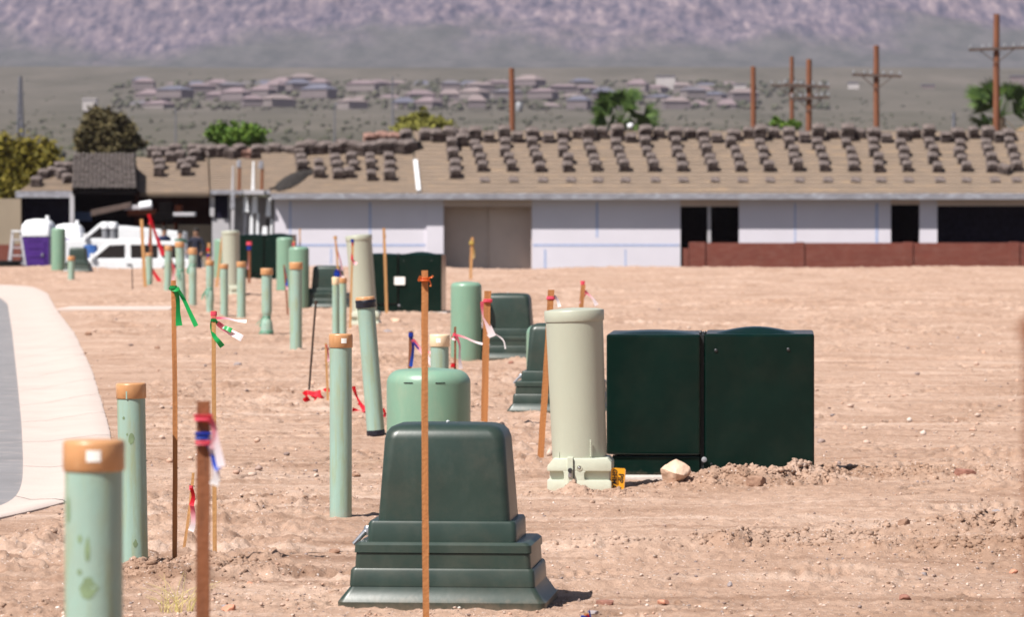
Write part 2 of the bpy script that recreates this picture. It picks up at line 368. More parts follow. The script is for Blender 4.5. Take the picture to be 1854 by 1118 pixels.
def gz(x, y, fine=True, heaps=True):
    x = np.asarray(x, float); y = np.asarray(y, float)
    z = np.interp(y, [-1e4, 104, 112, 122, 138, 156, 163, 240, 260, 400, 700, 1200, 2000, 2400, 3000, 3400, 3460],
                  [0, 0, -0.03, -0.5, -1.0, -1.0, -0.72, -0.75, -0.5, 400*.006, 700*.0135, 1200*.0185, 2000*.0228, 2400*.0245, 3000*.0298, 3400*.0335, 3460*.0342])
    near = 1 - sst(110, 118, y)
    ca, sa = math.cos(R(38)), math.sin(R(38)); u = x*ca + y*sa; v = -x*sa + y*ca
    ke = 1.0
    if x.size > 3:
        d2 = np.full(x.shape, 9e9)
        for q in outw[::2]: d2 = np.minimum(d2, (x - q[0])**2 + ((y - q[1])*.6)**2)
        ke = .06 + .94*sst(.05, .45, np.sqrt(d2))
    z = z + ke*near*((fbm(x*.45, y*.3, 3, 5) - .5)*.035)
    z = z + ke*near*(fbm(v*1.7, u*.22, 4, 11) - .5)*.045
    z = z + near*sst(60, 100, y)*(fbm(x*.35, y*.12, 3, 45) - .5)*.12
    for mx, my, a, rx, ry in (MW if heaps else []):
        z = z + a*np.exp(-((x - mx)/rx)**2 - ((y - my)/ry)**2)
    for (xa, ya, xb, yb, dp) in (RUTS if fine else []):
        Ya, Yb = depth(ya), depth(yb); Xa, Xb = X(xa, Ya), X(xb, Yb)
        t = (x - Xa)/(Xb - Xa); on = sst(0, .08, t)*(1 - sst(.92, 1, t))
        dd = y - (Ya + (Yb - Ya)*t) - (fbm(x*1.3, x*0 + ya, 3, 8) - .5)*.35
        br = sst(.35, .6, fbm(x*2.2 + ya, y*.0 + 3.3, 3, 14)); sc = .05 + y*.0022
        z = z + on*ke*(.45 + .55*br)*dp*(np.exp(-((dd + sc)/sc)**2) - .9*np.exp(-((dd - .7*sc)/(sc*.7))**2))
    if fine:
        mk = sst(.48, .62, fbm(x*.7 + 3, y*.35, 3, 21))
        for mx, my, a, rx, ry in MW: mk = np.maximum(mk, np.exp(-((x - mx)/(rx*1.2))**2 - ((y - my)/(ry*1.4))**2))
        n = fbm(x*7, y*5, 4, 31, .6)
        z = z + ke*near*(.10 + .8*mk)*np.clip(n - .45, 0, 1)*.12
        n2 = fbm(x*18 + 5, y*11, 3, 37, .6)
        z = z + ke*near*(.35 + .8*mk)*np.clip(n2 - .5, 0, 1)*.065
        cr = np.abs(fbm(v*2.2, u*.8, 3, 61) - .5)
        z = z - ke*near*np.exp(-(cr/.009)**2)*.06*sst(.46, .56, fbm(x*.9, y*.5, 2, 77))
        z = z + ke*near*(fbm(x*42, y*26, 2, 41) - .5)*.012*(1 + mk)
    ins = inside(x, y, road_poly)
    z = np.where(ins, -0.16, z)
    return z
def g1(x, y, heaps=False): return float(gz(np.array([x]), np.array([y]), False, heaps)[0])

def grid_mesh(name, xs, ys, zs, mat, smoothf=True):
    nr, nc = xs.shape
    co = np.stack([xs, ys, zs], -1).reshape(-1, 3).astype(np.float32)
    i = np.arange((nr-1)*(nc-1)); r = i//(nc-1); c = i % (nc-1); a = r*nc + c
    q = np.stack([a, a+1, a+nc+1, a+nc], -1).astype(np.int32)
    me = bpy.data.meshes.new(name); me.vertices.add(len(co)); me.vertices.foreach_set('co', co.ravel())
    me.loops.add(q.size); me.loops.foreach_set('vertex_index', q.ravel())
    me.polygons.add(len(q)); me.polygons.foreach_set('loop_start', np.arange(len(q), dtype=np.int32)*4)
    me.update(calc_edges=True)
    me.polygons.foreach_set('use_smooth', np.full(len(q), smoothf)); me.materials.append(mat)
    o = bpy.data.objects.new(name, me); COL.objects.link(o); return o

ys = [-60, -30, -10, 0, 5, 8, 10, 11.5, 12.5]
while ys[-1] < 140: ys.append(ys[-1]*1.0023)
ys = np.array(ys)
tc_ = np.linspace(-1, 1, 560)
outer = np.array([1.08, 1.2, 1.4, 1.8, 2.5, 4, 7, 12, 25])
tc_ = np.concatenate([-outer[::-1], tc_, outer])
hw = np.maximum(np.abs(ys), 12)*(927/F)*1.35
XS = tc_[None, :]*hw[:, None]; YS = np.repeat(ys[:, None], len(tc_), 1)
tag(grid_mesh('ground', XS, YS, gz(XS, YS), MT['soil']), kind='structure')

# desert plain beyond
def plainmat():
    m, nt, b = newmat('desert_plain'); L = nt.links.new
    geo = nt.nodes.new('ShaderNodeNewGeometry'); pos = geo.outputs['Position']
    mp = nt.nodes.new('ShaderNodeMapping'); mp.inputs['Scale'].default_value = (0.02, 0.004, 0.02); L(pos, mp.inputs[0])
    n = N(nt, 'ShaderNodeTexNoise', Scale=1.0, Detail=5.0, Roughness=0.6); L(mp.outputs[0], n.inputs['Vector'])
    c = ramp(nt, n.outputs[0], [(0.3, (0.074, 0.070, 0.056)), (0.5, (0.094, 0.086, 0.071)), (0.7, (0.120, 0.106, 0.09))]).outputs[0]
    L(c, b.inputs['Base Color']); b.inputs['Roughness'].default_value = 1.0; b.inputs['Specular IOR Level'].default_value = 0.0
    return m
MT['plain'] = plainmat()
ys = np.array([139] + list(np.geomspace(145, 3470, 90)))
tx = np.linspace(-1, 1, 60); hw = 60 + ys*.45
XS = tx[None, :]*hw[:, None]; YS = np.repeat(ys[:, None], 60, 1); ZS = gz(XS, YS, False) - .02 + (fbm(XS*.01, YS*.004, 3, 3) - .5)*np.clip(YS - 400, 0, 1500)*.0012
tag(grid_mesh('desert_plain', XS, YS, ZS, MT['plain']), kind='structure')

def mountmat():
    m, nt, b = newmat('mountain_rock'); L = nt.links.new
    geo = nt.nodes.new('ShaderNodeNewGeometry'); pos = geo.outputs['Position']
    def nz(s, sc, d=4.0, r=.6):
        mp = nt.nodes.new('ShaderNodeMapping'); mp.inputs['Scale'].default_value = sc; L(pos, mp.inputs[0])
        n = N(nt, 'ShaderNodeTexNoise', Scale=s, Detail=d, Roughness=r); L(mp.outputs[0], n.inputs['Vector']); return n.outputs[0]
    rock = ramp(nt, nz(.115, (1, .15, .5), 5, .68), [(0.34, (0.045, 0.048, 0.072)), (0.46, (0.092, 0.083, 0.108)), (0.57, (0.145, 0.120, 0.140)), (0.72, (0.25, 0.20, 0.205))]).outputs[0]  # purple haze of distance is mixed into these rock colours
    scr = ramp(nt, nz(.06, (1, .3, 1), 4), [(0.35, (0.068, 0.072, 0.074)), (0.65, (0.098, 0.096, 0.098))]).outputs[0]
    sp = nt.nodes.new('ShaderNodeSeparateXYZ'); L(pos, sp.inputs[0])
    big = nz(.008, (1, .5, 1), 4)
    ma = N(nt, 'ShaderNodeMath', operation='MULTIPLY_ADD'); ma.inputs[1].default_value = 150.0; L(big, ma.inputs[0]); L(sp.outputs['Z'], ma.inputs[2])
    f = N(nt, 'ShaderNodeMapRange'); f.inputs['From Min'].default_value = 208; f.inputs['From Max'].default_value = 240; L(ma.outputs[0], f.inputs[0])
    L(mixc(nt, f.outputs[0], scr, rock), b.inputs['Base Color'])
    b.inputs['Roughness'].default_value = 1.0; b.inputs['Specular IOR Level'].default_value = 0.0
    return m
MT['mount'] = mountmat()
ys = np.linspace(3440, 5600, 300); xs = np.linspace(-1800, 1800, 420)
XS, YS = np.meshgrid(xs, ys)
ez = np.interp(YS, [3440, 3520, 3700, 4200, 5000, 5600], [3440*.0340-1, 3520*.0357, 3700*.0455, 4200*.07, 5000*.105, 5600*.11])
ez = ez + (fbm(XS*.006, YS*.004, 5, 9, .55) - .5)*np.clip((YS - 3500)*.16, 0, 60) + (fbm(XS*.03, YS*.02, 4, 19, .6) - .5)*np.clip((YS-3500)*.1, 0, 9)
tag(grid_mesh('mountain', XS, YS, ez, MT['mount'], True), kind='structure')

# haze
hz = MB().box(-2400, 2400, -120, 5900, -2.2, 760).build('haze', MT['soil'])
hz.data.materials.clear()
hm = bpy.data.materials.new('haze_air'); hm.use_nodes = True; nt = hm.node_tree; nt.nodes.clear()
ho = nt.nodes.new('ShaderNodeOutputMaterial'); pv = nt.nodes.new('ShaderNodeVolumePrincipled')
pv.inputs['Color'].default_value = (0.84, 0.78, 1.0, 1); pv.inputs['Density'].default_value = 0.000032
nt.links.new(pv.outputs[0], ho.inputs['Volume']); hz.data.materials.append(hm)
tag(hz, kind='stuff')

# ---------------------------------------------------------------- road, kerb
arr = np.vstack([innw, innw[-1:] + [-8, 0.4], [[-40, innw[-1][1]+1]], [[-40, innw[0][1]]]])
mb = MB(); mb.add([(x, y, -0.012) for x, y in arr], [tuple(range(len(arr)))])
tag(mb.build('road', MT['asphalt']), kind='structure')
kerb = empty('kerb', (outw[60][0], outw[60][1], 0)); tag(kerb, kind='structure')
prof = [(0, -0.012), (0.0, 0.0), (0.3, -0.006), (0.55, 0.004), (0.8, 0.014), (0.97, 0.014), (1.0, 0.008), (1.0, -0.08)]
ko = Vector(kerb.location)
def kring(i0):
    i = int(i0); f = i0 - i; j = min(i+1, NK-1)
    a = innw[i]*(1-f) + innw[j]*f; b = outw[i]*(1-f) + outw[j]*f
    w = 1 + (random.random()-.5)*.012
    return [Vector((a[0] + (b[0]-a[0])*t*w, a[1] + (b[1]-a[1])*t*w, z)) - ko for t, z in prof]
seglen = np.hypot(*np.diff(outw, axis=0).T); cum = np.r_[0, np.cumsum(seglen)]
nsec = int(cum[-1]//3.0)
for k in range(nsec):
    a, b = k*3.0 + .012, (k+1)*3.0 - .012
    n = 12; t = np.interp(np.linspace(a, b, n), cum, np.arange(NK))
    MB().loft([kring(q) for q in t], False, False).build('kerb_section', MT['concrete'], kerb, smooth=True, angle=50)
# far pale concrete strip crossing the dirt
Ys = depth(563); st = MB()
for i in range(5):
    pass
st.box(X(105, Ys), X(310, Ys), Ys-.25, Ys+1.6, -.1, .03)
o = st.build('concrete_strip', MT['concrete'], bevel=.01); tag(o, kind='structure')

# ---------------------------------------------------------------- stones and clods
def lump(r, sub=1, jit=.25, sq=(1, 1, .7)):
    bm = bmesh.new(); bmesh.ops.create_icosphere(bm, subdivisions=sub, radius=1)
    vs = []
    for v in bm.verts:
        k = 1 + random.uniform(-jit, jit); vs.append(Vector((v.co.x*sq[0]*k*r, v.co.y*sq[1]*k*r, v.co.z*sq[2]*k*r)))
    fs = [tuple(w.index for w in f.verts) for f in bm.faces]; bm.free(); return vs, fs
def scatter(name, mat, items):
    lib = [lump(1, 1, .38, (1, random.uniform(.6, 1), random.uniform(.45, .85))) for _ in range(20)]
    V = []; Fc = []; n = 0
    arrs = [(np.array([tuple(v) for v in l[0]]), np.array(l[1])) for l in lib]
    for (x, y, z, r) in items:
        a, f = random.choice(arrs); t = random.uniform(0, 6.28); c, s = math.cos(t), math.sin(t)
        rot = np.array([[c, -s, 0], [s, c, 0], [0, 0, 1]])
        V.append(a @ rot.T * r + [x, y, z]); Fc.append(f + n); n += len(a)
    V = np.vstack(V).astype(np.float32); Fc = np.vstack(Fc).astype(np.int32)
    me = bpy.data.meshes.new(name); me.vertices.add(len(V)); me.vertices.foreach_set('co', V.ravel())
    me.loops.add(Fc.size); me.loops.foreach_set('vertex_index', Fc.ravel()); me.polygons.add(len(Fc))
    me.polygons.foreach_set('loop_start', np.arange(len(Fc), dtype=np.int32)*3); me.update(calc_edges=True)
    me.materials.append(mat); o = bpy.data.objects.new(name, me); COL.objects.link(o); return tag(o, kind='stuff')
rs = np.random.RandomState(4)
def field(n, y0, y1, rmin, rmax, p=2.5, mask=True, sink=.3):
    Y = 1/(rs.rand(n)*(1/y0 - 1/y1) + 1/y1); x = (rs.rand(n)*2 - 1)*Y*(927/F)*1.3
    r = rmin + (rmax - rmin)*rs.rand(n)**p
    if mask:
        k = fbm(x*.9 + 7, Y*.5, 3, 91) + rs.rand(n)*.25 - .12 > .52
        x, Y, r = x[k], Y[k], r[k]
    k = ~inside(x, Y, np.vstack([outw[::4], [[-60, outw[-1][1]]], [[-60, outw[0][1]]]]))
    x, Y, r = x[k], Y[k], r[k]
    z = gz(x, Y) + r*sink
    return list(zip(x, Y, z, r))
scatter('gravel', MT['pebble'], field(17000, 12.5, 34, .0020, .010, 4) + field(1300, 22, 105, .008, .03, 4, False))
cl = field(9000, 12.5, 45, .004, .020, 3.5, True, -.25)
for mx, my, a, rx, ry in MW:
    n = int(900*rx*5*a/.05) + 150
    x = mx + rs.randn(n)*rx*.62; y = my + rs.randn(n)*ry*.75; r = .003 + .020*rs.rand(n)**4
    z = gz(x, y) - r*.3; cl += list(zip(x, y, z, r))
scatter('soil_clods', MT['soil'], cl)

def rock(px, py, wpx, hpx, mat, label, sq=None, rz=0.0, tilt=0.0):
    Y = depth(py); s = F/Y; x = X(px, Y)
    vs, fs = lump(1, 3, 0.0)
    sd_ = random.randint(0, 999); out = []
    for v in vs:
        k = .72 + .55*float(fbm(np.array([v.x*1.6 + sd_ + v.z]), np.array([v.y*1.6 + v.z*1.3]), 4, sd_)[0])
        out.append(Vector((v.x*k*wpx/s/2*1.35, v.y*k*wpx/s/2*.9, v.z*k*hpx/s/2*1.45)))
    for _ in range(13):   # flat facets
        d = Vector((random.uniform(-1, 1), random.uniform(-1, 1), random.uniform(-.6, 1)/2)).normalized()
        m = max(v.dot(d) for v in out)*random.uniform(.62, .84)
        out = [v - d*(v.dot(d) - m) if v.dot(d) > m else v for v in out]
    o = MB().add(out, fs).build('rock', mat, loc=(x, Y, g1(x, Y, True) + hpx/s*.42), smooth=True, angle=28)
    o.rotation_euler = (0, tilt, rz)
    tag(o, label, 'rock', 'loose rocks on the dirt')
rock(1222, 884, 58, 40, MT['rock_pale'], 'large pale slanting rock against the low dark green cabinet', tilt=R(-32))
rock(1368, 882, 40, 22, MT['rock_brown'], 'brown rock on the dirt heap before the cabinet')
rock(1743, 868, 42, 14, MT['rock_red'], 'flat reddish rock at right end of the dirt ridge')
rock(1636, 963, 22, 14, MT['rock_brown'], 'small brown rock under the reddish slab, on the right ground')
rock(1805, 938, 22, 18, MT['rock_grey'], 'grey rock near the right edge, upright')
rock(1096, 1096, 42, 10, MT['rock_red'], 'long flat dark red rock right of the front pedestal')
rock(1200, 1094, 26, 8, MT['rock_pink'], 'thin pinkish sliver of rock in the foreground')
rock(418, 1112, 24, 14, MT['rock_pink'], 'pink rock at bottom edge beside the blurred brown stake')
rock(407, 1106, 16, 8, MT['rock_grey'], 'small purplish grey stone touching the pink rock')
rock(452, 1064, 10, 9, MT['rock_pink'], 'tiny pink pebble right of the blurred brown stake')
rock(864, 1104, 14, 9, MT['rock_pale'], 'pale stone leaning on the base of the front pedestal')
rock(1638, 1084, 22, 11, MT['rock_red'], 'dark reddish stone in the right foreground gravel')
rock(1322, 1063, 10, 9, MT['rock_grey'], 'small grey stone standing in the foreground gravel')
rock(1834, 1038, 18, 10, MT['rock_pink'], 'orange stone at the lower right edge')
rock(1672, 1042, 14, 9, MT['rock_grey'], 'flat grey stone left of the orange stone')
rock(430, 664, 16, 7, MT['rock_grey'], 'dark flat stone far out right of the thin flagged stake')
rock(700, 606, 18, 9, MT['rock_grey'], 'grey stone before the far cabinet')
rock(718, 582, 20, 8, MT['rock_pale'], 'pale stone beside the far cabinet pad')
rock(645, 857, 24, 8, MT['rock_brown'], 'flat brown stone right of the tall capped conduit')
rock(605, 1000, 22, 9, MT['rock_brown'], 'dark brown lump left of the padlocked pedestal')
rock(1538, 862, 26, 16, MT['rock_brown'], 'dark clod of rock just right of the cabinet')
rock(925, 662, 10, 6, MT['rock_red'], 'small red stone before the mid stepped pedestal')
rock(1075, 1114, 22, 8, MT['rock_grey'], 'dark stone cut by the bottom edge of the picture')
rock(160, 609, 14, 7, MT['rock_brown'], 'brown clod beside the kerb, at its far bend')
rock(286, 633, 12, 6, MT['rock_brown'], 'brown lump of soil left of the green flagged stake')

# dark pocket in soil behind thin stake + grass tuft
gx, gy = wp((320, 1112)); gr = MB()
for k in range(38):
    a = random.uniform(-.9, .9); L_ = random.uniform(.05, .15); bx, by = random.uniform(-.05, .05), random.uniform(-.05, .05)
    d = random.uniform(-.3, .3)
    p = [Vector((bx + a*L_*t*t, by + d*L_*t, L_*t*(1 - .4*t*abs(a)))) for t in (0, .35, .7, 1)]
    gr.tube(p, [.0012, .001, .0008, .0003], 4)
o = gr.build('dry_grass', MT['drygrass'], loc=(gx, gy, g1(gx, gy))); tag(o, 'tuft of dry yellow grass at the bottom edge', 'grass', kind='stuff')

# ---------------------------------------------------------------- green conduits
GP = 'green capped conduits along the kerb'
def conduit(px, py, w, top, label, cap=(1.06, 24), capmat='cap', topx=None, sticker=None, wrap=None, tape=False, s=None, crack=False, stains=None, blunt=False):
    """px,py: foot; w: pipe width in photo px; top: y of the cap top."""
    Y = depth(py) if s is None else F/s
    s = F/Y; x = X(px, Y); zb = g1(x, Y) if s < 1e9 else 0
    if py > 1118: zb = 0.0
    zt = Z(top, Y); hgt = zt - zb
    root = empty('conduit', (x, Y, zb), label=label, cat='conduit', group=GP)
    if topx is not None: root.rotation_euler[1] = math.atan2((topx - px)/s, hgt)
    r = w/s/2; rc = r*cap[0]; ch = cap[1]/s
    prof = [(r, -.05 if not tape else 0.0)]
    nseg = 14
    for i in range(1, nseg): prof.append((r, hgt*i/nseg*.97))
    prof += [(r, hgt - ch*.5)]
    if wrap:    # the pipe necks in where it is taped
        prof = []
        for i in range(41):
            t = i/40; z = -.03 + (hgt - ch*.5 + .03)*t; k = 1
            for (c, wd, amt) in wrap: k += amt*math.exp(-((t - c)/wd)**2)
            prof.append((r*k, z))
    if blunt: prof = [(r, 0.0)] + prof[1:]
    MB().lathe(prof, 40).build('pipe', MT['pipe'], root, smooth=True)
    b = ch*.12
    c = MB().lathe([(rc - .002, hgt - ch), (rc, hgt - ch + b*.4), (rc, hgt - b), (rc*.97, hgt - b*.25), (rc*.9, hgt)], 40)
    co = c.build('cap', MT[capmat], root, smooth=True, angle=50)
    if capmat == 'pale_cap': pass
    def patch(name, a0, z0, sw, sh, rr, mat, par, seg=5):
        m = MB(); vs = []
        for zz in (z0, z0 + sh):
            for k in range(seg + 1):
                a = a0 + (k/seg - .5)*sw/rr; vs.append((rr*math.sin(a), -rr*math.cos(a), zz))
        m.add(vs, [(k, k+1, k+seg+2, k+seg+1) for k in range(seg)]); m.build(name, mat, par, smooth=True)
    if sticker: patch('sticker', math.asin(sticker[0]), hgt - ch*.66, r*.5, ch*.36, rc + .0006, MT['sticker'], co)
    if crack: patch('crack', -.22, hgt - ch, r*.10, ch*.5, rc + .0006, MT['pipe'], co, 2)
    if tape:
        MB().lathe([(rc*1.02, hgt - ch*1.0), (rc*1.05, hgt - ch*.9), (rc*1.03, hgt - ch*.6), (rc*1.06, hgt - ch*.35), (rc*1.02, hgt - ch*.28)], 32).build('black_tape', MT['black_tape'], root, smooth=True)
        MB().lathe([(r*1.03, 0.0), (r*1.06, .012), (r*1.04, .03), (r*1.02, .036)], 32).build('black_tape', MT['black_tape'], root, smooth=True)
    if stains:
        for (a0, z0, sw, sh) in stains:
            m = MB(); n = 14; rr = r + .0006
            vs = [(rr*math.sin(a0), -rr*math.cos(a0), z0)]
            for k in range(n):
                t = 2*math.pi*k/n; q = .75 + .35*random.random()
                aa = a0 + math.cos(t)*sw/2/rr*q*(1 - .5*max(0, math.sin(t))); vs.append((rr*math.sin(aa), -rr*math.cos(aa), z0 + math.sin(t)*sh/2*q))
            m.add(vs, [(0, 1 + k, 1 + (k+1) % n) for k in range(n)]); m.build('stain', MT['stain'], root, smooth=True)
    if wrap:
        for (c_, wd, amt) in wrap:
            z = -.03 + hgt*c_
            if abs(amt) > .1:
                tp = MB(); rr = r*(1 + amt) + .003
                for q in range(3): tp.lathe([(rr, z - .014 + .011*q), (rr + .004, z - .008 + .011*q), (rr, z - .002 + .011*q)], 24)
                for q in range(5):
                    a = random.uniform(2.2, 5.0); ln = random.uniform(.06, .14)
                    p0 = Vector((rr*math.cos(a), rr*math.sin(a), z)); p1 = p0 + Vector((.02*math.cos(a) + random.uniform(-.05, .02), .02*math.sin(a), -ln)); 
                    sd2 = Vector((.008, 0, .003))
                    tp.add([p0 - sd2, p0 + sd2, p1 + sd2*1.5, p1 - sd2*1.5, p0 - sd2 + Vector((0, .002, 0)), p0 + sd2 + Vector((0, .002, 0)), p1 + sd2*1.5 + Vector((0, .002, 0)), p1 - sd2*1.5 + Vector((0, .002, 0))],
                           [(0, 1, 2, 3), (7, 6, 5, 4), (0, 3, 7, 4), (1, 5, 6, 2), (3, 2, 6, 7), (0, 4, 5, 1)])
                tp.build('tape_wrap', MT['green_tape'], root)
    return root
conduit(170, 1742, 105, 797, 'blurred near conduit with stained green side and thick tan cap, cut by the bottom edge', (1.07, 56), sticker=(.08,), stains=[(-.40, .74, .010, .016), (-.13, .722, .012, .045), (-.42, .682, .010, .012), (-.1, .655, .036, .045), (-.95, .79, .012, .05)])
conduit(243, 1031, 51, 694, 'conduit with split tan cap just behind the nearest one', (1.08, 28), topx=237, crack=True, stains=[(.05, .485, .024, .05), (-.25, .50, .008, .012), (.2, .1, .02, .03), (-.5, .56, .012, .012)])
conduit(617, 937, 40, 605, 'tall straight conduit with square white sticker on its tan cap', (1.08, 25), sticker=(.30,))
conduit(681, 791, 32, 537, 'conduit leaning left, bound with black tape at both ends', (1.1, 20), topx=661, tape=True)
conduit(796, 786, 33, 606, 'conduit with pale sand coloured cap standing behind the broad domed pedestal', (1.12, 22), 'pale_cap', sticker=(-.1,))
conduit(536, 634, 22, 475, 'conduit left of the black rod, tan cap, faintly stained side', (1.12, 13))
conduit(483, 606, 19, 486, 'conduit with tape ends splayed out round its foot', (1.2, 12), wrap=[(.30, .05, -.28), (.08, .15, .22)])
conduit(437, 579, 16, 474, 'straight conduit just left of the splay footed one', (1.12, 10))
conduit(406, 574, 14, 478, 'conduit with narrow tan cap below the beige cylinder', (1.1, 9))
conduit(380, 570, 14, 472, 'conduit with crumpled tape halfway up, behind the pink and green flagged stake', (1.1, 9), wrap=[(.52, .05, -.16), (.35, .12, .1), (.15, .1, -.1)])
conduit(349, 555, 14, 449, 'conduit bulging below a loose cap, in front of the man in black', (1.16, 12), wrap=[(.74, .05, -.14), (.85, .08, .08), (.6, .05, .05)])
conduit(329, 545, 16, 438, 'conduit in front of the person in the green shirt', (1.1, 10), topx=325, wrap=[(.55, .06, -.12), (.7, .06, .06)])
conduit(303, 530, 13, 445, 'conduit standing right of the long red streamer', (1.1, 9), topx=305)
conduit(270, 517, 12, 458, 'short conduit taped at its foot beside the tall pale lath', (1.05, 6), wrap=[(.1, .08, -.12), (.2, .1, .06)])
conduit(129, 508, 12, 464, 'far short conduit in front of the leftmost stepped pedestal', (1.15, 8))
conduit(608, 612, 13, 502, 'left one of two twin conduits behind the tall stickered one', (1.08, 14), 'pale_cap')
conduit(621, 613, 13, 503, 'right one of two twin conduits behind the tall stickered one', (1.1, 10))

# ---------------------------------------------------------------- rounded green pedestals
def dome_pedestal(cx, base, w, top, label, slots=False, band=False, roundness=.22):
    Y = depth(base); s = F/Y; x = X(cx, Y); zb = g1(x, Y); hgt = Z(top, Y) - zb; r = w/s/2
    root = empty('domed_pedestal', (x, Y, zb), label=label, cat='utility pedestal', group='rounded light green pedestals')
    rr = r*roundness*1.6
    prof = [(r*1.0, -.04), (r, .05), (r, hgt - rr)]
    for k in range(1, 9):
        a = R(90*k/8); prof.append((r - rr + rr*math.cos(a), hgt - rr + rr*math.sin(a)*.95))
    prof.append((r*.25, hgt + .004)); prof.append((.001, hgt + .005))
    MB().lathe(prof, 64).build('cover', MT['light_green'], root, smooth=True, angle=50)
    if slots:
        for a in (-.48, .30):
            m = MB(); n = 6; z0 = hgt - rr*.92
            vs = []
            for zz, q in ((z0, .0015), (z0 + .006, .0015)):
                for k in range(n + 1):
                    t = a + (k/n - .5)*.24; vs.append(((r + q)*math.sin(t), -(r + q)*math.cos(t), zz))
            m.add(vs, [(k, k+1, k+n+2, k+n+1) for k in range(n)]); m.build('vent_slot', MT['seam'], root)
        MB().lathe([(.004, hgt + .002), (.006, hgt + .008), (.001, hgt + .011)], 10, (-.01, 0)).build('bolt', MT['white_plastic'], root, smooth=True)
    if band:
        MB().lathe([(r*1.01, .02), (r*1.03, .035), (r*1.01, .05)], 40).build('band', MT['green_tape'], root, smooth=True)
dome_pedestal(776, 830, 152, 668, 'broad light green domed pedestal behind the big stepped one', True)
dome_pedestal(844, 655, 56, 511, 'slim light green pedestal left of the mid stepped cabinet', roundness=.2)
dome_pedestal(1004, 712, 102, 587, 'light green dome peeping out behind the beige cylinder, above a dark lid', True)
dome_pedestal(516, 528, 31, 430, 'left and taller of two pale green pedestals before the white wall', band=True, roundness=.2)
dome_pedestal(541, 560, 37, 447, 'right and nearer of two pale green pedestals before the white wall', roundness=.2)
dome_pedestal(106, 492, 26, 413, 'far pale green pedestal in front of the purple toilets', roundness=.2)
dome_pedestal(401, 506, 27, 433, 'pale green pedestal mostly hidden behind the third beige cylinder', roundness=.2)

# ---------------------------------------------------------------- stepped dark green pedestals
YAW = R(-5)
def step_pedestal(cx, base, k, label, yaw=YAW, lock=True):
    """k: size against the front one (378 px at 550 px/m)."""
    Y = depth(base); s = F/Y; x = X(cx, Y); zb = g1(x, Y)
    u = k/550.0
    def ring(x0, x1, y, r, dr=0.80, n=5):   # photo px of the front one -> a rounded ring
        c = (x0 + x1)/2 - 811; h = (x1 - x0)/2*u
        return rrect(h, h*dr, (1105 - y)*u, r*u, n, 0, c*u)
    root = empty('stepped_pedestal', (x, Y + .22, zb), yaw, label=label, cat='utility pedestal', group='dark green stepped pedestals')
    D = MT['dark_green']
    MB().loft([ring(624, 1000, 1130, 14), ring(623, 1001, 1092, 14), ring(626, 996, 1088, 12), ring(645, 980, 1064, 10), ring(645, 980, 1060, 10)]).build('flared_base', D, root, smooth=True, angle=35)
    MB().loft([ring(643, 981, 1064, 10), ring(645, 979, 1036, 10), ring(648, 976, 1032, 9)]).build('tier', D, root, smooth=True, angle=35)
    MB().loft([ring(652, 973, 1034, 10), ring(654, 971, 1005, 10)], True, False).build('tier', D, root, smooth=True, angle=35)
    MB().loft([ring(651, 974, 1003.5, 11), ring(652, 973, 990, 11), ring(658, 966, 985, 9)]).build('ledge', D, root, smooth=True, angle=35)
    MB().loft([ring(673, 945, 987, 10), ring(674, 944, 953, 10), ring(677, 941, 948, 9)]).build('tier', D, root, smooth=True, angle=35)
    n = 7
    rings = [ring(690, 932, 949, 16, .78, n), ring(695, 927, 880, 17, .78, n), ring(695.3, 926.6, 876, 17, .78, n), ring(700, 921, 800, 22, .77, n), ring(703, 917, 788, 24, .76, n), ring(710, 909, 779, 26, .74, n), ring(722, 896, 774.5, 24, .7, n), ring(760, 860, 772.5, 20, .6, n)]
    MB().loft(rings).build('lid', D, root, smooth=True, angle=60)
    # faint moulding lines on the flare and the bolt on top
    if lock:
        hz_ = (1105 - 975)*u; yx = -(135)*u*.80
        br = MB().lathe([(.012*k, hz_ - .006), (.015*k, hz_), (.015*k, hz_ + .02*k), (.011*k, hz_ + .026*k)], 14, ((667 - 811)*u, yx*.4))
        lk = br.build('lock_stud', MT['steel'], root, smooth=True)
        MB().tube([((663 - 811)*u, yx*.4 - .012, hz_ + .008), ((641 - 811)*u, yx*.4 - .012, hz_ - .035*k)], [.009*k, .007*k], 8).build('lock_pin', MT['steel'], root, smooth=True)
    MB().lathe([(.004, (1105 - 773.5)*u), (.006, (1105 - 770)*u), (.001, (1105 - 769)*u)], 10, (-2*u, 0)).build('bolt', MT['white_plastic'], root, smooth=True)
step_pedestal(811, 1105, 1.0, 'large stepped pedestal in the centre foreground, behind the tall thin stake')
step_pedestal(920, 655, .99, 'stepped pedestal behind the pink flagged brown stake, lid square and upright')
step_pedestal(1016, 750, .98, 'stepped pedestal half hidden by the near beige cylinder, leaning lath in front')
step_pedestal(593, 560, .98, 'stepped pedestal behind the twin conduits, dark rod in front')
step_pedestal(140, 493, .93, 'farthest stepped pedestal at left, beside the purple toilets')

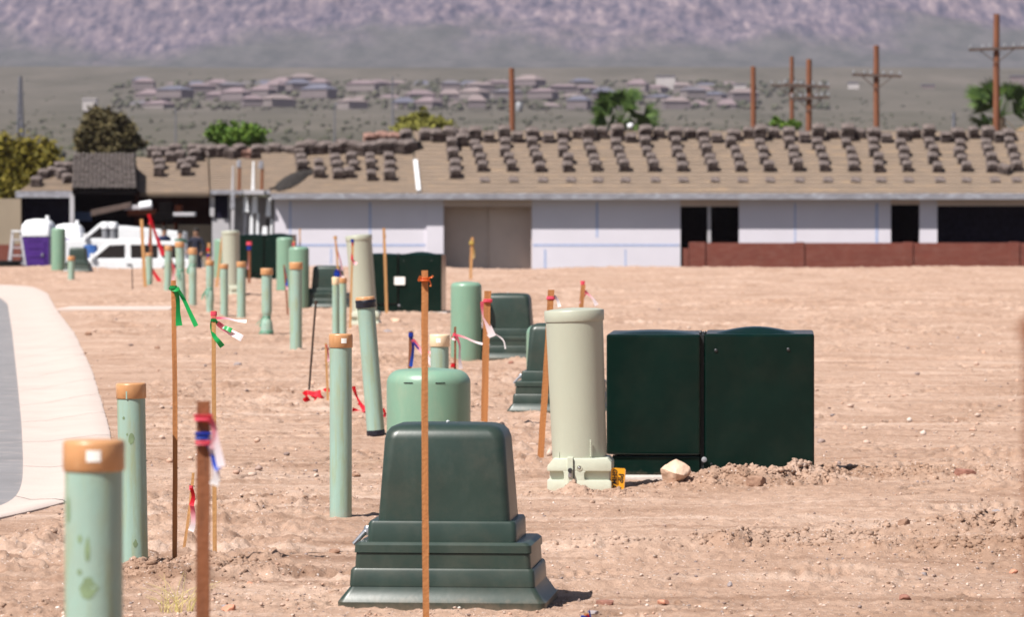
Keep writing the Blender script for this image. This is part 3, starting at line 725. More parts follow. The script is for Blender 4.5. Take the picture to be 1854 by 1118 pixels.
# ---------------------------------------------------------------- beige cylinders
def telecom(cx, base, w, top, label, lean=0.0, detail=False):
    Y = depth(base); s = F/Y; x = X(cx, Y); zb = g1(x, Y) - .0; hgt = Z(top, Y) - zb; u = w/107.0/383.0*383.0/s
    root = empty('telecom_pedestal', (x, Y + .05, zb), R(-4), label=label, cat='utility pedestal', group='beige cylinder pedestals')
    bh = 60*u
    r0, r1 = 49.5*u, 52*u
    cyl = MB().lathe([(r0, bh - .01), (r0, bh + .02), ((r0+r1)/2, hgt*.6), (r1, hgt - 21*u)], 64)
    c = cyl.build('cylinder', MT['beige'], root, smooth=True)
    c.rotation_euler[1] = lean
    cp = MB().lathe([(r1*1.03, hgt - 22*u), (r1*1.04, hgt - 20*u), (r1*1.045, hgt - 4*u), (r1*1.02, hgt - 2*u), (r1*.8, hgt), (r1*.3, hgt + 2.0*u), (.001, hgt + 2.5*u)], 64).build('cap', MT['beige'], c, smooth=True, angle=40)
    B = MT['beige_base']; hw = 58*u; hd = 52*u
    def blk(name, x0, x1, z0, z1, dd=0.0, r=8, ya=None):
        n = 4; cx_ = (x0 + x1)/2; h = (x1 - x0)/2
        q = 1.2*u
        return MB().loft([rrect(h - q, hd - dd - q, z0, r*u, n, 0, cx_), rrect(h, hd - dd, z0 + q, r*u, n, 0, cx_), rrect(h, hd - dd, z1 - q, r*u, n, 0, cx_), rrect(h - q, hd - dd - q, z1, r*u, n, 0, cx_)]).build(name, B, root, smooth=True, angle=60)
    def pb(name, poly, yy):
        mb_ = MB(); n_ = len(poly); vs = [(a_*u, -yy, b_*u) for a_, b_ in poly] + [(a_*u, yy, b_*u) for a_, b_ in poly]
        mb_.add(vs, [tuple(range(n_)), tuple(reversed(range(n_, 2*n_)))] + [(q, q + n_, (q+1) % n_ + n_, (q+1) % n_) for q in range(n_)])
        return mb_.build(name, B, root, smooth=True, angle=30, bevel=1.8*u, seg=2)
    pb('base_core', [(-54, -10), (54, -10), (54, 50), (-54, 50)], hd - 9*u)
    pb('base_lower', [(-58, -12), (58, -12), (58, 17), (54, 20), (-58, 20)], hd)
    pb('base_middle', [(-31, 18), (13, 18), (9, 22), (9, 33), (13, 37), (-31, 37), (-28, 33), (-28, 22)], hd - .1*u)
    pb('base_upper', [(-58, 36), (57, 36), (58, 40), (58, 52), (51, 60), (-47, 58.5), (-58, 45)], hd)
    MB().box(-22*u, -11*u, -hd - 2.5*u, hd + 2.5*u, 0, bh + 1.5*u).build('strap', B, root, bevel=1.2*u)
    if detail:
        MB().box(-10.2*u, -9*u, -hd - 1.2*u, -hd + 2*u, 0, bh - 4*u).build('seam', MT['seam'], root)
        lk = MB().lathe([(3.6*u, 0), (4.2*u, 1*u), (4.2*u, 6*u), (3*u, 8.5*u)], 16).build('lock', MT['darksteel'], root, smooth=True); lk.location = (-16.5*u, -hd - 2*u, 38*u); lk.rotation_euler = (R(90), 0, 0)
        MB().box(-20*u, -13*u, -hd - 5*u, -hd - 2.4*u, 25*u, 33*u).build('latch', MT['steel'], root, bevel=.6*u)
        ring = MB()
        for rr, zz, mt in ((5.2*u, 1.2*u, B),):
            ring.lathe([(rr, 0), (rr, zz), (rr*.72, zz), (rr*.70, .2*u)], 24)
        o = ring.build('screw_ring', B, root, smooth=True); o.location = (0, -hd + .2*u, 42*u); o.rotation_euler = (R(90), 0, 0)
        o = MB().lathe([(1.8*u, 0), (1.8*u, 1.8*u), (1.2*u, 2.2*u)], 12).build('screw', MT['steel'], root, smooth=True); o.location = (0, -hd + .2*u, 42*u); o.rotation_euler = (R(90), 0, 0)
        ch = MB()
        for k in range(10):
            zz = bh + 2*u + k*3.1*u; q = 1.4*u
            ch.lathe([(.2*u, zz), (q, zz + .8*u), (q, zz + 1.8*u), (.2*u, zz + 2.6*u)], 8, (20*u, -r0*.93 - 1.5*u))
        ch.build('bead_chain', MT['beige_base'], root, smooth=True)
        MB().tube([(-38*u, -r0*.72 - 1*u, bh), (-38*u, -r0*.72 - 1*u, bh + 10*u)], .8*u, 6).build('pin', MT['beige_base'], root)
telecom(1052, 886, 107, 560, 'nearest beige cylinder pedestal with clamped base, in front of the dark cabinet', R(-2.2), True)
telecom(662, 590, 48, 425, 'second beige cylinder, behind the leaning taped conduit', R(-4.6))
telecom(419, 537, 33, 418, 'farthest beige cylinder, left of the most distant dark cabinet', R(-1))

# ---------------------------------------------------------------- pad transformers
def transformer(x0, x1, base, top, label, yaw=R(-3.5), sticker=None):
    Y = depth(base); s = F/Y; W = (x1 - x0)/s; u = (x1 - x0)/377.0/s; cx = X((x0 + x1)/2, Y); zb = g1(cx, Y); hgt = Z(top, Y) - zb
    root = empty('transformer_cabinet', (cx, Y, zb), yaw, label=label, cat='electrical cabinet', group='dark green transformer cabinets')
    T = MT['transformer']; L_ = -W/2; xm = L_ + 170*u; D = .78
    MB().box(L_ - 25*u, W/2 + 25*u, -.10, D + .1, -.06, .022).build('pad', MT['concrete_pad'], root, bevel=.008)
    # right tank with domed lid
    MB().box(xm + 7*u, W/2 - 1*u, .012, D, .02, hgt - 1*u).build('tank', T, root, bevel=5*u, seg=3)
    n = 16; vs = []; m = MB(); rings = []
    for i in range(n + 1):
        t = i/n; xx = xm + 9*u + (W/2 - 5*u - xm - 9*u)*t; zz = hgt - 2.5*u + 11*u*max(0, math.sin(math.pi*min(1, max(0, (t - .06)/.82))))**1.25
        rings.append([(xx, .03, hgt - 10*u), (xx, .10, zz), (xx, D*.5, zz + 1*u), (xx, D - .1, zz - 2*u), (xx, D - .02, hgt - 10*u)])
    m.loft(rings).build('domed_lid', T, root, smooth=True, angle=40)
    # left door hood
    MB().box(L_, xm, -.012, D - .02, 45*u, hgt - 2*u).build('door', T, root, bevel=5*u, seg=3)
    rings = []
    for i in range(n + 1):
        t = i/n; xx = L_ + 4*u + (xm - 8*u - L_)*t; zz = hgt - 2.5*u + 4*u*math.sin(math.pi*t)
        rings.append([(xx, .03, hgt - 6*u), (xx, .08, zz), (xx, D*.6, zz + 1*u), (xx, D - .06, hgt - 6*u)])
    m = MB().loft(rings).build('hood_top', T, root, smooth=True, angle=40)
    MB().box(L_ + 10*u, xm - 1*u, .006, D - .03, .022, 42.5*u).build('skirt', T, root, bevel=2.5*u)
    MB().box(xm, xm + 6.5*u, .02, D - .02, .022, hgt - 4*u).build('seam', MT['seam'], root)
    for (bx, bz, rr, mt) in ((28, 232, 3.2, 'darksteel'), (159, 234, 3.2, 'darksteel'), (7, 36, 5.0, 'grey_metal'), (20, 28, 2.2, 'darksteel')):
        o = MB().lathe([(rr*u, 0), (rr*u, 1.2*u), (rr*.5*u, 2.6*u)], 14).build('bolt', MT[mt], root, smooth=True)
        o.location = (xm + bx*u, .012 if bx != 7 else .0, bz*u*(hgt/(263*u))); o.rotation_euler = (R(90), 0, 0)
    for bx in (1, 9):
        o = MB().lathe([(2*u, 0), (2*u, 3*u), (3.2*u, 4*u), (3.2*u, 6*u), (1.5*u, 8*u)], 12).build('knob', MT['darksteel'], root, smooth=True); o.location = (xm + bx*u - 1*u, .03, hgt - 4*u)
    if sticker:
        MB().box(L_ + sticker[0]*u, L_ + sticker[1]*u, -.016, -.0135, sticker[2]*u, sticker[3]*u).build('sticker', MT['sticker'], root)
transformer(1098, 1475, 868, 604, 'large near dark green cabinet with two sections and bolted front')
transformer(654, 800, 568, 460, 'middle dark cabinet with small white sticker, behind the leaning conduit', sticker=(155, 205, 135, 172))
transformer(434, 530, 506, 425, 'farthest dark cabinet, before the posts of the unfinished house')

# yellow tag
Yt = depth(886); st_ = F/Yt; tx_ = X(1116, Yt)
root = empty('utility_tag', (tx_, Yt - .06, g1(tx_, Yt)), R(8), label='small orange yellow tag with black lettering at foot of the beige cylinder', cat='tag')
root.rotation_euler[1] = R(4)
MB().box(-12.5/st_, 12.5/st_, -.001, .001, -.02, 40/st_).build('plate', MT['yellow_tag'], root)
MB().box(12.5/st_, 14/st_, -.003, .006, -.02, 38/st_).build('post', MT['wood_pale'], root)
def text(body, size, loc, rot, mat, par, name='lettering'):
    cu = bpy.data.curves.new(name, 'FONT'); cu.body = body; cu.size = size; cu.extrude = .0003; cu.align_x = 'CENTER'; cu.align_y = 'CENTER'; cu.offset = size*.02
    t = bpy.data.objects.new('t', cu); COL.objects.link(t); dg = bpy.context.evaluated_depsgraph_get()
    me = bpy.data.meshes.new_from_object(t.evaluated_get(dg)); bpy.data.objects.remove(t)
    me.materials.append(mat); o = bpy.data.objects.new(name, me); COL.objects.link(o); o.parent = par; o.location = loc; o.rotation_euler = rot; return o
text('GHMA', 12/st_, (-6/st_, -.0018, 20/st_), (R(90), R(90), 0), MT['ink'], root)
text('PIP', 13/st_, (5.5/st_, -.0018, 22/st_), (R(90), R(90), 0), MT['ink'], root)

# ---------------------------------------------------------------- stakes and ribbons
def ribbon(parent, base_world, s, pts, w, mat, twist=1.5, name='ribbon', sag=0.0, depthw=.01):
    """pts: photo px path; made in parent's local space (parent unrotated)."""
    Y = F/s
    P = [Vector((X(p[0], Y), Y - .012 + depthw*math.sin(i*1.7), Z(p[1], Y))) - base_world for i, p in enumerate(pts)]
    # catmull resample
    Q = []; n = 8
    for i in range(len(P) - 1):
        p0 = P[max(i-1, 0)]; p1 = P[i]; p2 = P[i+1]; p3 = P[min(i+2, len(P)-1)]
        for k in range(n):
            t = k/n; Q.append(.5*((2*p1) + (-p0 + p2)*t + (2*p0 - 5*p1 + 4*p2 - p3)*t*t + (-p0 + 3*p1 - 3*p2 + p3)*t**3))
    Q.append(P[-1]); N_ = len(Q); vs = []; ph = random.uniform(-.4, .4)
    for i, q in enumerate(Q):
        d = (Q[min(i+1, N_-1)] - Q[max(i-1, 0)]).normalized()
        side = d.cross(Vector((0, 1, 0)))
        if side.length < 1e-4: side = Vector((1, 0, 0))
        side.normalize(); nn = Vector((0, 1, 0)); t = i/(N_-1)
        a = ph + twist*math.sin(t*3.1)*.5; wv = (side*math.cos(a) + nn*math.sin(a))*w/s/2*(.75 + .35*t)
        vs += [q - wv, q + wv]
    fs = [(2*i, 2*i+1, 2*i+3, 2*i+2) for i in range(N_-1)]
    me = bpy.data.meshes.new(name); me.from_pydata([tuple(v) for v in vs], [], fs)
    uv = me.uv_layers.new(name='UVMap')
    for lp in me.loops: uv.data[lp.index].uv = (lp.vertex_index % 2, (lp.vertex_index//2)/(N_-1))
    me.materials.append(mat); me.polygons.foreach_set('use_smooth', [True]*len(fs))
    o = bpy.data.objects.new(name, me); COL.objects.link(o)
    if parent: o.parent = parent
    return o
GS = 'survey stakes between the conduits'
def stake(xb, yb, xt, yt, w, label, ribbons=(), mat='wood', s=None, knots=(), group=GS, thick=.5, rod=False, sink=.06, kind='stake'):
    Y = depth(yb) if s is None else F/s
    s = F/Y; x = X(xb, Y); zb = g1(x, Y) if yb < 1118 else 0.0
    base = Vector((x, Y, zb)); root = empty('survey_stake' if not rod else 'marker_rod', base, label=label, cat=kind, group=group)
    top = Vector((X(xt, Y), Y + random.uniform(-.01, .01), Z(yt, Y))) - base
    hw_ = w/s/2; m = MB(); rings = []; n = 14; bow = random.uniform(-.004, .004)
    for i in range(n + 1):
        t = i/n; c = top*t + Vector((bow*math.sin(math.pi*t) + random.uniform(-1, 1)*hw_*.05, 0, 0)); k = 1 + random.uniform(-.04, .04)
        if i == 0: c = -top.normalized()*sink
        rings.append([c + Vector((-hw_*k, -hw_*thick, 0)), c + Vector((hw_*k, -hw_*thick, 0)), c + Vector((hw_*k, hw_*thick, 0)), c + Vector((-hw_*k, hw_*thick, 0))])
    if rod: m.tube([r[0]*.5 + r[2]*.5 for r in rings], hw_, 6)
    else: m.loft(rings)
    m.build('post' if not rod else 'rod', MT[mat], root)
    for (kx, ky, kw, kh, km) in knots:
        c = Vector((X(kx, Y), Y, Z(ky, Y))) - base; kn = MB(); a = kw/s/2; b = kh/s/2
        prof = []
        kr = []
        for q in range(6):
            zz = -b + 2*b*q/5; rr = 1 + random.uniform(-.12, .2)
            kr.append([c + Vector((p[0]*rr, p[1]*rr, zz)) for p in rrect(a, a*.9, 0, a*.5, 3)])
        kn.loft(kr); o = kn.build('ribbon_knot', MT[km], root, smooth=True, angle=70)
    for (pts, rw, rm) in ribbons: ribbon(root, base, s, pts, rw, MT[rm])
    return root
stake(772, 1165, 769, 490, 12, 'tall thin stake with orange tie standing before the big stepped pedestal', [([(763, 505), (758, 508), (762, 500)], 5, 'r_orange'), ([(775, 504), (782, 502), (784, 499)], 4, 'r_orange'), ([(776, 506), (780, 514), (779, 519)], 4, 'r_orange')], knots=[(769, 506, 14, 7, 'r_orange')])
stake(316, 1026, 314, 508, 8.5, 'tall thin stake with two bright green streamers', [([(313, 520), (308, 523), (318, 526), (325, 521)], 6, 'r_green'), ([(318, 522), (322, 545), (323, 568), (325, 590)], 11, 'r_green'), ([(320, 521), (332, 541), (344, 566), (356, 591)], 8, 'r_green')], knots=[(314, 522, 12, 9, 'r_green')])
stake(389, 1013, 387, 563, 7.5, 'tall thin stake with green streamers and pink ones fading to white', [([(386, 578), (384, 592), (388, 608), (396, 618), (403, 628)], 9, 'r_green'), ([(387, 580), (402, 591), (412, 595), (420, 599)], 8, 'r_green'), ([(392, 576), (410, 577), (430, 581), (447, 582)], 6, 'r_pinkwhite'), ([(394, 585), (410, 598), (428, 607), (439, 613)], 12, 'r_pinkwhite')], knots=[(387, 570, 10, 12, 'r_pink'), (387, 580, 11, 5, 'r_green')], mat='wood_pale')
stake(366, 1560, 368, 727, 24, 'blurred thick brown stake with pink, blue and white ribbons, nearest the camera', [([(376, 752), (386, 770), (392, 800), (402, 845)], 14, 'r_pinkwhite'), ([(376, 800), (384, 820), (390, 840), (397, 850)], 11, 'r_blue'), ([(378, 790), (388, 830), (392, 862), (388, 878)], 15, 'r_white'), ([(368, 758), (384, 762), (388, 790), (385, 812)], 9, 'r_pink')], mat='wood_brown', knots=[(368, 757, 31, 12, 'r_pink'), (368, 789, 28, 12, 'r_blue'), (369, 802, 28, 7, 'r_pink')], thick=.5)
stake(331, 1005, 350, 857, 5, 'short leaning lath with pink ribbon in front of the far kerb dirt', [([(347, 884), (350, 900), (347, 916)], 8, 'r_red'), ([(347, 912), (350, 932), (350, 950), (346, 962)], 10, 'r_pinkwhite')], mat='wood_pale', knots=[(346, 884, 7, 8, 'r_pink')], thick=.5)
stake(877, 772, 883, 527, 12.5, 'broad brown stake with pink ribbon, right of the broad dome', [([(874, 546), (876, 565), (884, 590), (892, 610)], 12, 'r_pinkwhite'), ([(873, 585), (880, 600), (888, 609)], 7, 'r_white'), ([(894, 604), (904, 610), (912, 618), (915, 632)], 2.5, 'r_white'), ([(876, 646), (886, 646)], 2, 'r_orange')], knots=[(883, 545, 15, 6, 'r_pink')], mat='wood')
stake(978, 832, 998, 525, 11.5, 'leaning stake with pink collar, close left of the near beige cylinder', [([(991, 540), (994, 552), (1001, 562)], 3, 'r_pink'), ([(1003, 535), (1010, 545), (1013, 556)], 6, 'r_white')], knots=[(997, 540, 14, 7, 'r_pink')])
stake(1040, 700, 1056, 516, 8, 'stake with red knot showing above the near beige cylinder', [([(1054, 517), (1056, 530), (1052, 550)], 6, 'r_pink'), ([(1058, 527), (1066, 534), (1074, 542), (1080, 553)], 8, 'r_pinkwhite'), ([(1062, 530), (1054, 544), (1050, 554)], 3, 'r_pink')], knots=[(1055, 514, 7, 10, 'r_pink')])
stake(741, 745, 744, 600, 6, 'thin stake with blue and pink ribbons left of the thick lath over the dome', [([(744, 608), (748, 630), (744, 664)], 6, 'r_blue'), ([(747, 615), (758, 630), (770, 645), (783, 660)], 9, 'r_pinkwhite'), ([(748, 620), (765, 640), (780, 655), (794, 663)], 4, 'r_blue'), ([(766, 638), (776, 638), (784, 641)], 4, 'r_pink')], knots=[(744, 607, 8, 9, 'r_blue')], mat='wood_brown')
stake(822, 742, 824, 592, 4, 'thin stake with pink ribbon blowing right, above the right shoulder of the dome', [([(823, 606), (840, 611), (862, 620), (886, 626)], 5, 'r_pinkwhite'), ([(825, 606), (832, 625), (832, 645), (834, 668)], 7, 'r_pinkwhite'), ([(823, 605), (818, 612), (824, 616)], 3, 'r_pink')], knots=[(823, 606, 6, 6, 'r_pink'), (820, 662, 7, 8, 'r_red')], mat='wood_brown')
stake(559, 716, 572, 545, 4, 'thin black rod leaning over a heap of red ribbon', mat='rod', rod=True, knots=[(572, 548, 6, 4, 'rod')], kind='rod')
stake(594, 735, 590, 622, 4, 'orange lath with pink ribbon half hidden behind the stickered conduit', [([(591, 625), (594, 640), (595, 655)], 5, 'r_pink')], mat='wood_pale', thick=.6)
stake(610, 606, 613, 490, 4, 'thin stake with blue knot in front of the twin conduits', [([(612, 490), (616, 500), (624, 508)], 8, 'r_pinkwhite'), ([(611, 488), (607, 497), (614, 502)], 6, 'r_blue')], mat='wood_brown', knots=[(611, 495, 9, 11, 'r_blue')])
stake(617, 560, 607, 428, 3.5, 'tall thin wire stake with long pink ribbon above the twin conduits', [([(608, 438), (611, 455), (617, 475), (619, 490)], 4, 'r_pink')], mat='wood_pale', knots=[(607, 430, 6, 5, 'wood_pale')])
stake(634, 600, 639, 433, 4, 'thin stake with blue and pink ties along the second beige cylinder', [([(638, 438), (638, 455), (637, 470)], 4, 'r_red'), ([(637, 468), (641, 474), (646, 478)], 6, 'r_pink'), ([(638, 470), (640, 480)], 5, 'r_pinkwhite')], mat='wood_pale', knots=[(638, 436, 6, 6, 'r_blue')])
stake(700, 572, 695, 413, 5, 'pale lath in front of the middle dark cabinet', mat='wood_pale', knots=[(696, 428, 6, 4, 'wood_pale')])
stake(852, 508, 855, 430, 5, 'stake with straw coloured tie before the garage opening', [([(855, 443), (858, 455), (857, 468)], 4, 'r_straw')], mat='wood_pale', knots=[(854, 440, 8, 8, 'r_straw')])
stake(263, 521, 256, 397, 6, 'tall pale lath in front of the white vehicle, far left row', mat='wood_pale')
stake(274, 512, 272, 402, 5, 'stake with very long red streamer by the white vehicle', [([(269, 388), (275, 405), (284, 430), (296, 463)], 8, 'r_red'), ([(274, 410), (271, 425), (270, 445)], 4, 'r_red'), ([(272, 484), (280, 496), (290, 511)], 7, 'r_red')], mat='wood_brown', knots=[(272, 404, 6, 5, 'r_red')])
stake(314, 525, 311, 470, 3, 'thin dark stake with pink tie right of the red streamer', [([(312, 478), (315, 490), (313, 510)], 4, 'r_pink')], mat='wood_brown')
stake(376, 520, 378, 440, 5, 'stake with red and purple tie right of the man in black', [([(378, 446), (376, 456), (378, 470)], 6, 'r_red')], mat='wood_pale', knots=[(377, 452, 6, 5, 'r_red'), (377, 462, 6, 5, 'r_blue')])
stake(392, 522, 402, 430, 4, 'leaning pale lath with pale pink bow before the third beige cylinder', [([(404, 438), (411, 450), (418, 436)], 8, 'r_pink'), ([(411, 445), (419, 455), (417, 490)], 7, 'r_pink')], mat='wood_pale')
stake(451, 514, 451, 440, 5, 'stake with pink and purple ribbon against the farthest dark cabinet', [([(451, 445), (452, 460), (450, 488)], 6, 'r_pink')], mat='wood_brown', knots=[(451, 441, 9, 7, 'r_pink'), (451, 449, 8, 8, 'r_blue')])
stake(521, 572, 514, 480, 3, 'thin dark stake with faded ribbon left of the stained conduit', [([(515, 485), (517, 500), (519, 518)], 5, 'r_blue'), ([(516, 495), (519, 510), (520, 525)], 4, 'r_pink')], mat='wood_brown')
stake(532, 560, 532, 436, 4, 'pink ribboned stake rising behind the stained conduit', [([(531, 440), (533, 456), (531, 476)], 6, 'r_pink'), ([(534, 446), (540, 462), (545, 478)], 4, 'r_white')], mat='wood_pale')
stake(543, 505, 543, 414, 2.5, 'hair thin pale stake in front of the white wall', mat='wood_pale')
stake(240, 525, 239, 480, 2, 'hair thin dark pin on the bare dirt, far left', mat='rod', rod=True, kind='rod')

def ground_ribbon(paths, label, py, w):
    Y = depth(py); s = F/Y; x = X(paths[0][0][0], Y); base = Vector((x, Y, g1(x, Y)))
    root = empty('fallen_ribbon', base, label=label, cat='ribbon', group='red ribbon fallen on the dirt')
    for p in paths: ribbon(root, base, s, p, w*random.uniform(.8, 1.2), MT['r_red'], 2.5, depthw=.04)
ground_ribbon([[(551, 716), (556, 712), (570, 714), (582, 713)], [(552, 720), (558, 728), (570, 731), (580, 722)], [(566, 714), (576, 722), (583, 716)], [(580, 722), (590, 730), (604, 733)], [(587, 708), (594, 702), (596, 710)]], 'crumpled heap of red ribbon at foot of the black rod', 728, 12)
ground_ribbon([[(640, 700), (644, 715), (652, 730), (662, 744)], [(638, 742), (648, 744), (658, 746), (664, 748)], [(650, 730), (656, 740), (664, 750)]], 'red ribbon trailing on dirt left of the leaning conduit', 749, 10)
ground_ribbon([[(693, 740), (697, 750), (694, 756)]], 'scrap of red ribbon right of the leaning conduit foot', 757, 7)
# tuft of ribbons cut by the bottom edge
stake(1058, 1175, 1062, 1112, 9, 'stake top with blue and red ribbon just showing at the bottom edge', [([(1066, 1106), (1068, 1112), (1070, 1135)], 5, 'r_blue'), ([(1062, 1114), (1067, 1122), (1066, 1135)], 8, 'r_red')], knots=[(1058, 1120, 12, 8, 'r_blue')])
# dark object at the right edge: a lath cap very near the lens
stake(1868, 3300, 1864, 572, 20, 'out of focus dark stake just cut by the right edge', mat='wood_brown', s=2300, knots=[(1864, 598, 34, 46, 'wood_brown')])

# curved wire lying on dirt at right; dark cable bit at left
def wire(pts, py, rad, mat, label, name='cable'):
    Y0 = depth(py); P = []
    for p in pts:
        Y = depth(p[1]); x = X(p[0], Y); P.append((x, Y, g1(x, Y) + rad))
    o0 = Vector(P[0]); o = MB().tube([Vector(p) - o0 for p in P], rad, 6).build(name, mat, loc=o0, smooth=True)
    tag(o, label, 'cable')
wire([(322, 881), (330, 879), (345, 880), (352, 884)], 881, .004, MT['cable'], 'short dark piece of cable on the dirt behind the thin flagged stakes')
wire([(400, 783), (440, 783), (470, 784), (520, 783)], 783, .003, MT['cable'], 'thin dark cord lying across the dirt left of the stickered conduit')

# ---------------------------------------------------------------- houses
YB = F/48.0
def hp(px, py, Y): return Vector((X(px, Y), Y, Z(py, Y)))
def wallbox(x0, x1, y0, y1, yf, th, name, mat, par, o, bev=0):
    """box from photo px rectangle (y0 top, y1 bottom) with its front at depth yf"""
    return MB().box(X(x0, yf) - o.x, X(x1, yf) - o.x, yf - o.y, yf + th - o.y, Z(y1, yf) - o.z, Z(y0, yf) - o.z).build(name, mat, par, bevel=bev)
ZP = -.8
ho_ = Vector((X(1200, YB), YB, ZP))
house = empty('house', ho_, label='long low unfinished house, white wrapped walls and tan roof stacked with tiles', cat='house')
BASE = 500
W = MT['stucco']
for (a, b, c, d) in ((497, 772, 358, BASE), (963, 1232, 358, BASE), (1338, 1613, 358, BASE), (1665, 1697, 358, BASE)):
    wallbox(a, b, c, d, YB, .18, 'wall', W, house, ho_)
wallbox(772, 803, 356, BASE, YB - .06, .3, 'pilaster', W, house, ho_)
wallbox(803, 963, 358, 374, YB, .18, 'lintel', MT['wrap_tan'], house, ho_)
wallbox(1232, 1338, 358, 374, YB, .18, 'lintel', MT['wrap_tan'], house, ho_)
wallbox(1613, 1665, 358, 371, YB, .18, 'lintel', MT['wrap_tan'], house, ho_)
wallbox(1697, 2150, 358, 373, YB, .18, 'lintel', MT['wrap_tan'], house, ho_)
wallbox(803, 888, 374, BASE, YB + .92, .1, 'recess_wall', MT['wrap_tan'], house, ho_)
wallbox(886, 963, 374, BASE, YB + .82, .1, 'recess_wall', MT['wrap_tan'], house, ho_)
wallbox(801, 803.5, 374, BASE, YB + .18, .6, 'recess_side', MT['wrap_tan'], house, ho_)
wallbox(962, 966, 374, BASE, YB + .18, .7, 'recess_side', MT['wrap_tan'], house, ho_)
wallbox(1281, 1287, 374, BASE, YB + .02, .12, 'mullion', MT['grey_wrap'], house, ho_)
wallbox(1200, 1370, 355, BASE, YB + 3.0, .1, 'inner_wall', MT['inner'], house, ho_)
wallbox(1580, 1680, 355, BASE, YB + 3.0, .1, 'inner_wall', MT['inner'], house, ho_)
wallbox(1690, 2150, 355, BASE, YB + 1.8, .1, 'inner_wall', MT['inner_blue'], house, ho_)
for (a, b, c, d) in ((524, 527, 364, 424), (668, 672, 366, 424), (1079, 1083, 366, 430), (1438, 1441, 368, 440), (1585, 1590, 368, 440), (985, 989, 452, 486), (1131, 1134, 452, 486), (598, 601, 450, 478)):
    wallbox(a, b, c, d, YB - .004, .01, 'joint_tape', MT['joint_blue'], house, ho_)
for (a, b, c, d) in ((500, 770, 442, 446), (965, 1230, 442, 446)):
    wallbox(a, b, c, d, YB - .007, .009, 'joint_tape', MT['joint_blue'], house, ho_)
wallbox(497, 2150, 356, 358, YB - .52, .70, 'soffit', MT['soffit'], house, ho_)

class Slope:
    def __init__(s, eave_y, ridge_y, ye, yr):
        s.e = (ye, Z(eave_y, ye)); s.r = (yr, Z(ridge_y, yr)); s.ey, s.ry = eave_y, ridge_y
        s.ang = math.atan2(s.r[1] - s.e[1], yr - ye)
    def at(s, px, py, lift=0.0):
        """point of the slope seen at photo pixel"""
        (y0, z0), (y1, z1) = s.e, s.r; k = (z1 - z0)/(y1 - y0); m = (py - HY)/F
        Y = (H - z0 + k*y0)/(k + m); return Vector((X(px, Y), Y, H - m*Y + lift))
def roof(par, o, sl, x0, x1, x0r=None, x1r=None, mat='sheath', battens=True, name='roof', th=.12, fasc=None, fmat='fascia'):
    x0r = x0 if x0r is None else x0r; x1r = x1 if x1r is None else x1r
    a, b = sl.at(x0, sl.ey), sl.at(x1, sl.ey); c, d = sl.at(x1r, sl.ry), sl.at(x0r, sl.ry)
    dn = Vector((0, 0, -th))
    back = Vector((0, sl.r[0] - sl.e[0], 0))
    c2, d2 = Vector((c.x, 2*c.y - a.y, a.z)), Vector((d.x, 2*d.y - a.y, a.z))
    vs = [p - o for p in (a, b, c, d, a + dn, b + dn, c2, d2)]
    MB().add(vs, [(0, 1, 2, 3), (0, 4, 5, 1), (2, 6, 7, 3), (1, 5, 6, 2), (0, 3, 7, 4), (4, 7, 6, 5)]).build(name, MT[mat], par)
    if battens:
        m = MB(); n = 17; nv = Vector((0, -math.sin(sl.ang), math.cos(sl.ang)))
        for i in range(n):
            t = (i + .6)/n; p = a.lerp(d, t); q = b.lerp(c, t); up = Vector((0, math.cos(sl.ang), math.sin(sl.ang)))*.02
            vs = [p - up - o, q - up - o, q + up - o, p + up - o]; vs += [v + nv*.022 for v in vs]
            m.add(vs, [(0, 1, 5, 4), (1, 2, 6, 5), (2, 3, 7, 6), (3, 0, 4, 7), (4, 5, 6, 7)])
        bt = m.build('battens', MT['batten'], par, fixn=False); tag(bt, kind='stuff')
    if fasc:
        y0_, y1_ = fasc; f0 = a.y - .03
        MB().box(a.x - o.x, b.x - o.x, f0 - o.y, f0 + .03 - o.y, Z(y1_, f0) - o.z, Z(y0_, f0) - o.z).build('fascia', MT[fmat], par)
S1 = Slope(351, 237, YB - .52, YB + 5.6)
roof(house, ho_, S1, 757, 2150, 748, 2150, fasc=(350, 361))
S2 = Slope(351, 268, YB - .525, YB + 4.2)
roof(house, ho_, S2, 490, 756.6, 470, 747, fasc=(350, 360.5))
# rake trim at the step between both roofs
a, b = S1.at(758, 349, .05), S1.at(752, 294, .05)
m = MB(); w_ = Vector((.075, 0, 0)); up = Vector((0, -.02, .06))
m.add([v - ho_ for v in (a - w_, a + w_, b + w_, b - w_, a - w_ + up, a + w_ + up, b + w_ + up, b - w_ + up)], [(0,1,5,4),(1,2,6,5),(2,3,7,6),(3,0,4,7),(4,5,6,7),(0,3,2,1)]).build('rake_trim', MT['white_paint'], house)
m = MB().box(S1.at(742, 250).x - ho_.x, S1.at(762, 250).x - ho_.x, YB + 3.6 - ho_.y, YB + 5.5 - ho_.y, 0, 0.01).build('flashing', MT['fascia'], house)
m.location.z = S1.at(750, 252).z - ho_.z - .1

# front yard block wall
oW = Vector((X(1500, 163.5), 163.5, -.9)); bw = empty('block_wall', oW, label='low red brown block wall with pilasters in front of the long white house', cat='wall')
yw = 163.5
for (a, b) in ((1275, 1441), (1455, 1637), (1652, 1829), (1846, 2100)):
    wallbox(a, b, 440, BASE, yw, .15, 'wall_panel', MT['brickred'], bw, oW, .01)
for (a, b) in ((1248, 1277), (1440, 1456.3), (1636, 1653), (1828, 1846)):
    wallbox(a, b, 438.5, BASE, yw - .05, .28, 'pilaster', MT['brickred'], bw, oW, .01)
wallbox(1237, 1247, 450, BASE, yw, .2, 'wall_panel', MT['brickred'], bw, oW, .01)

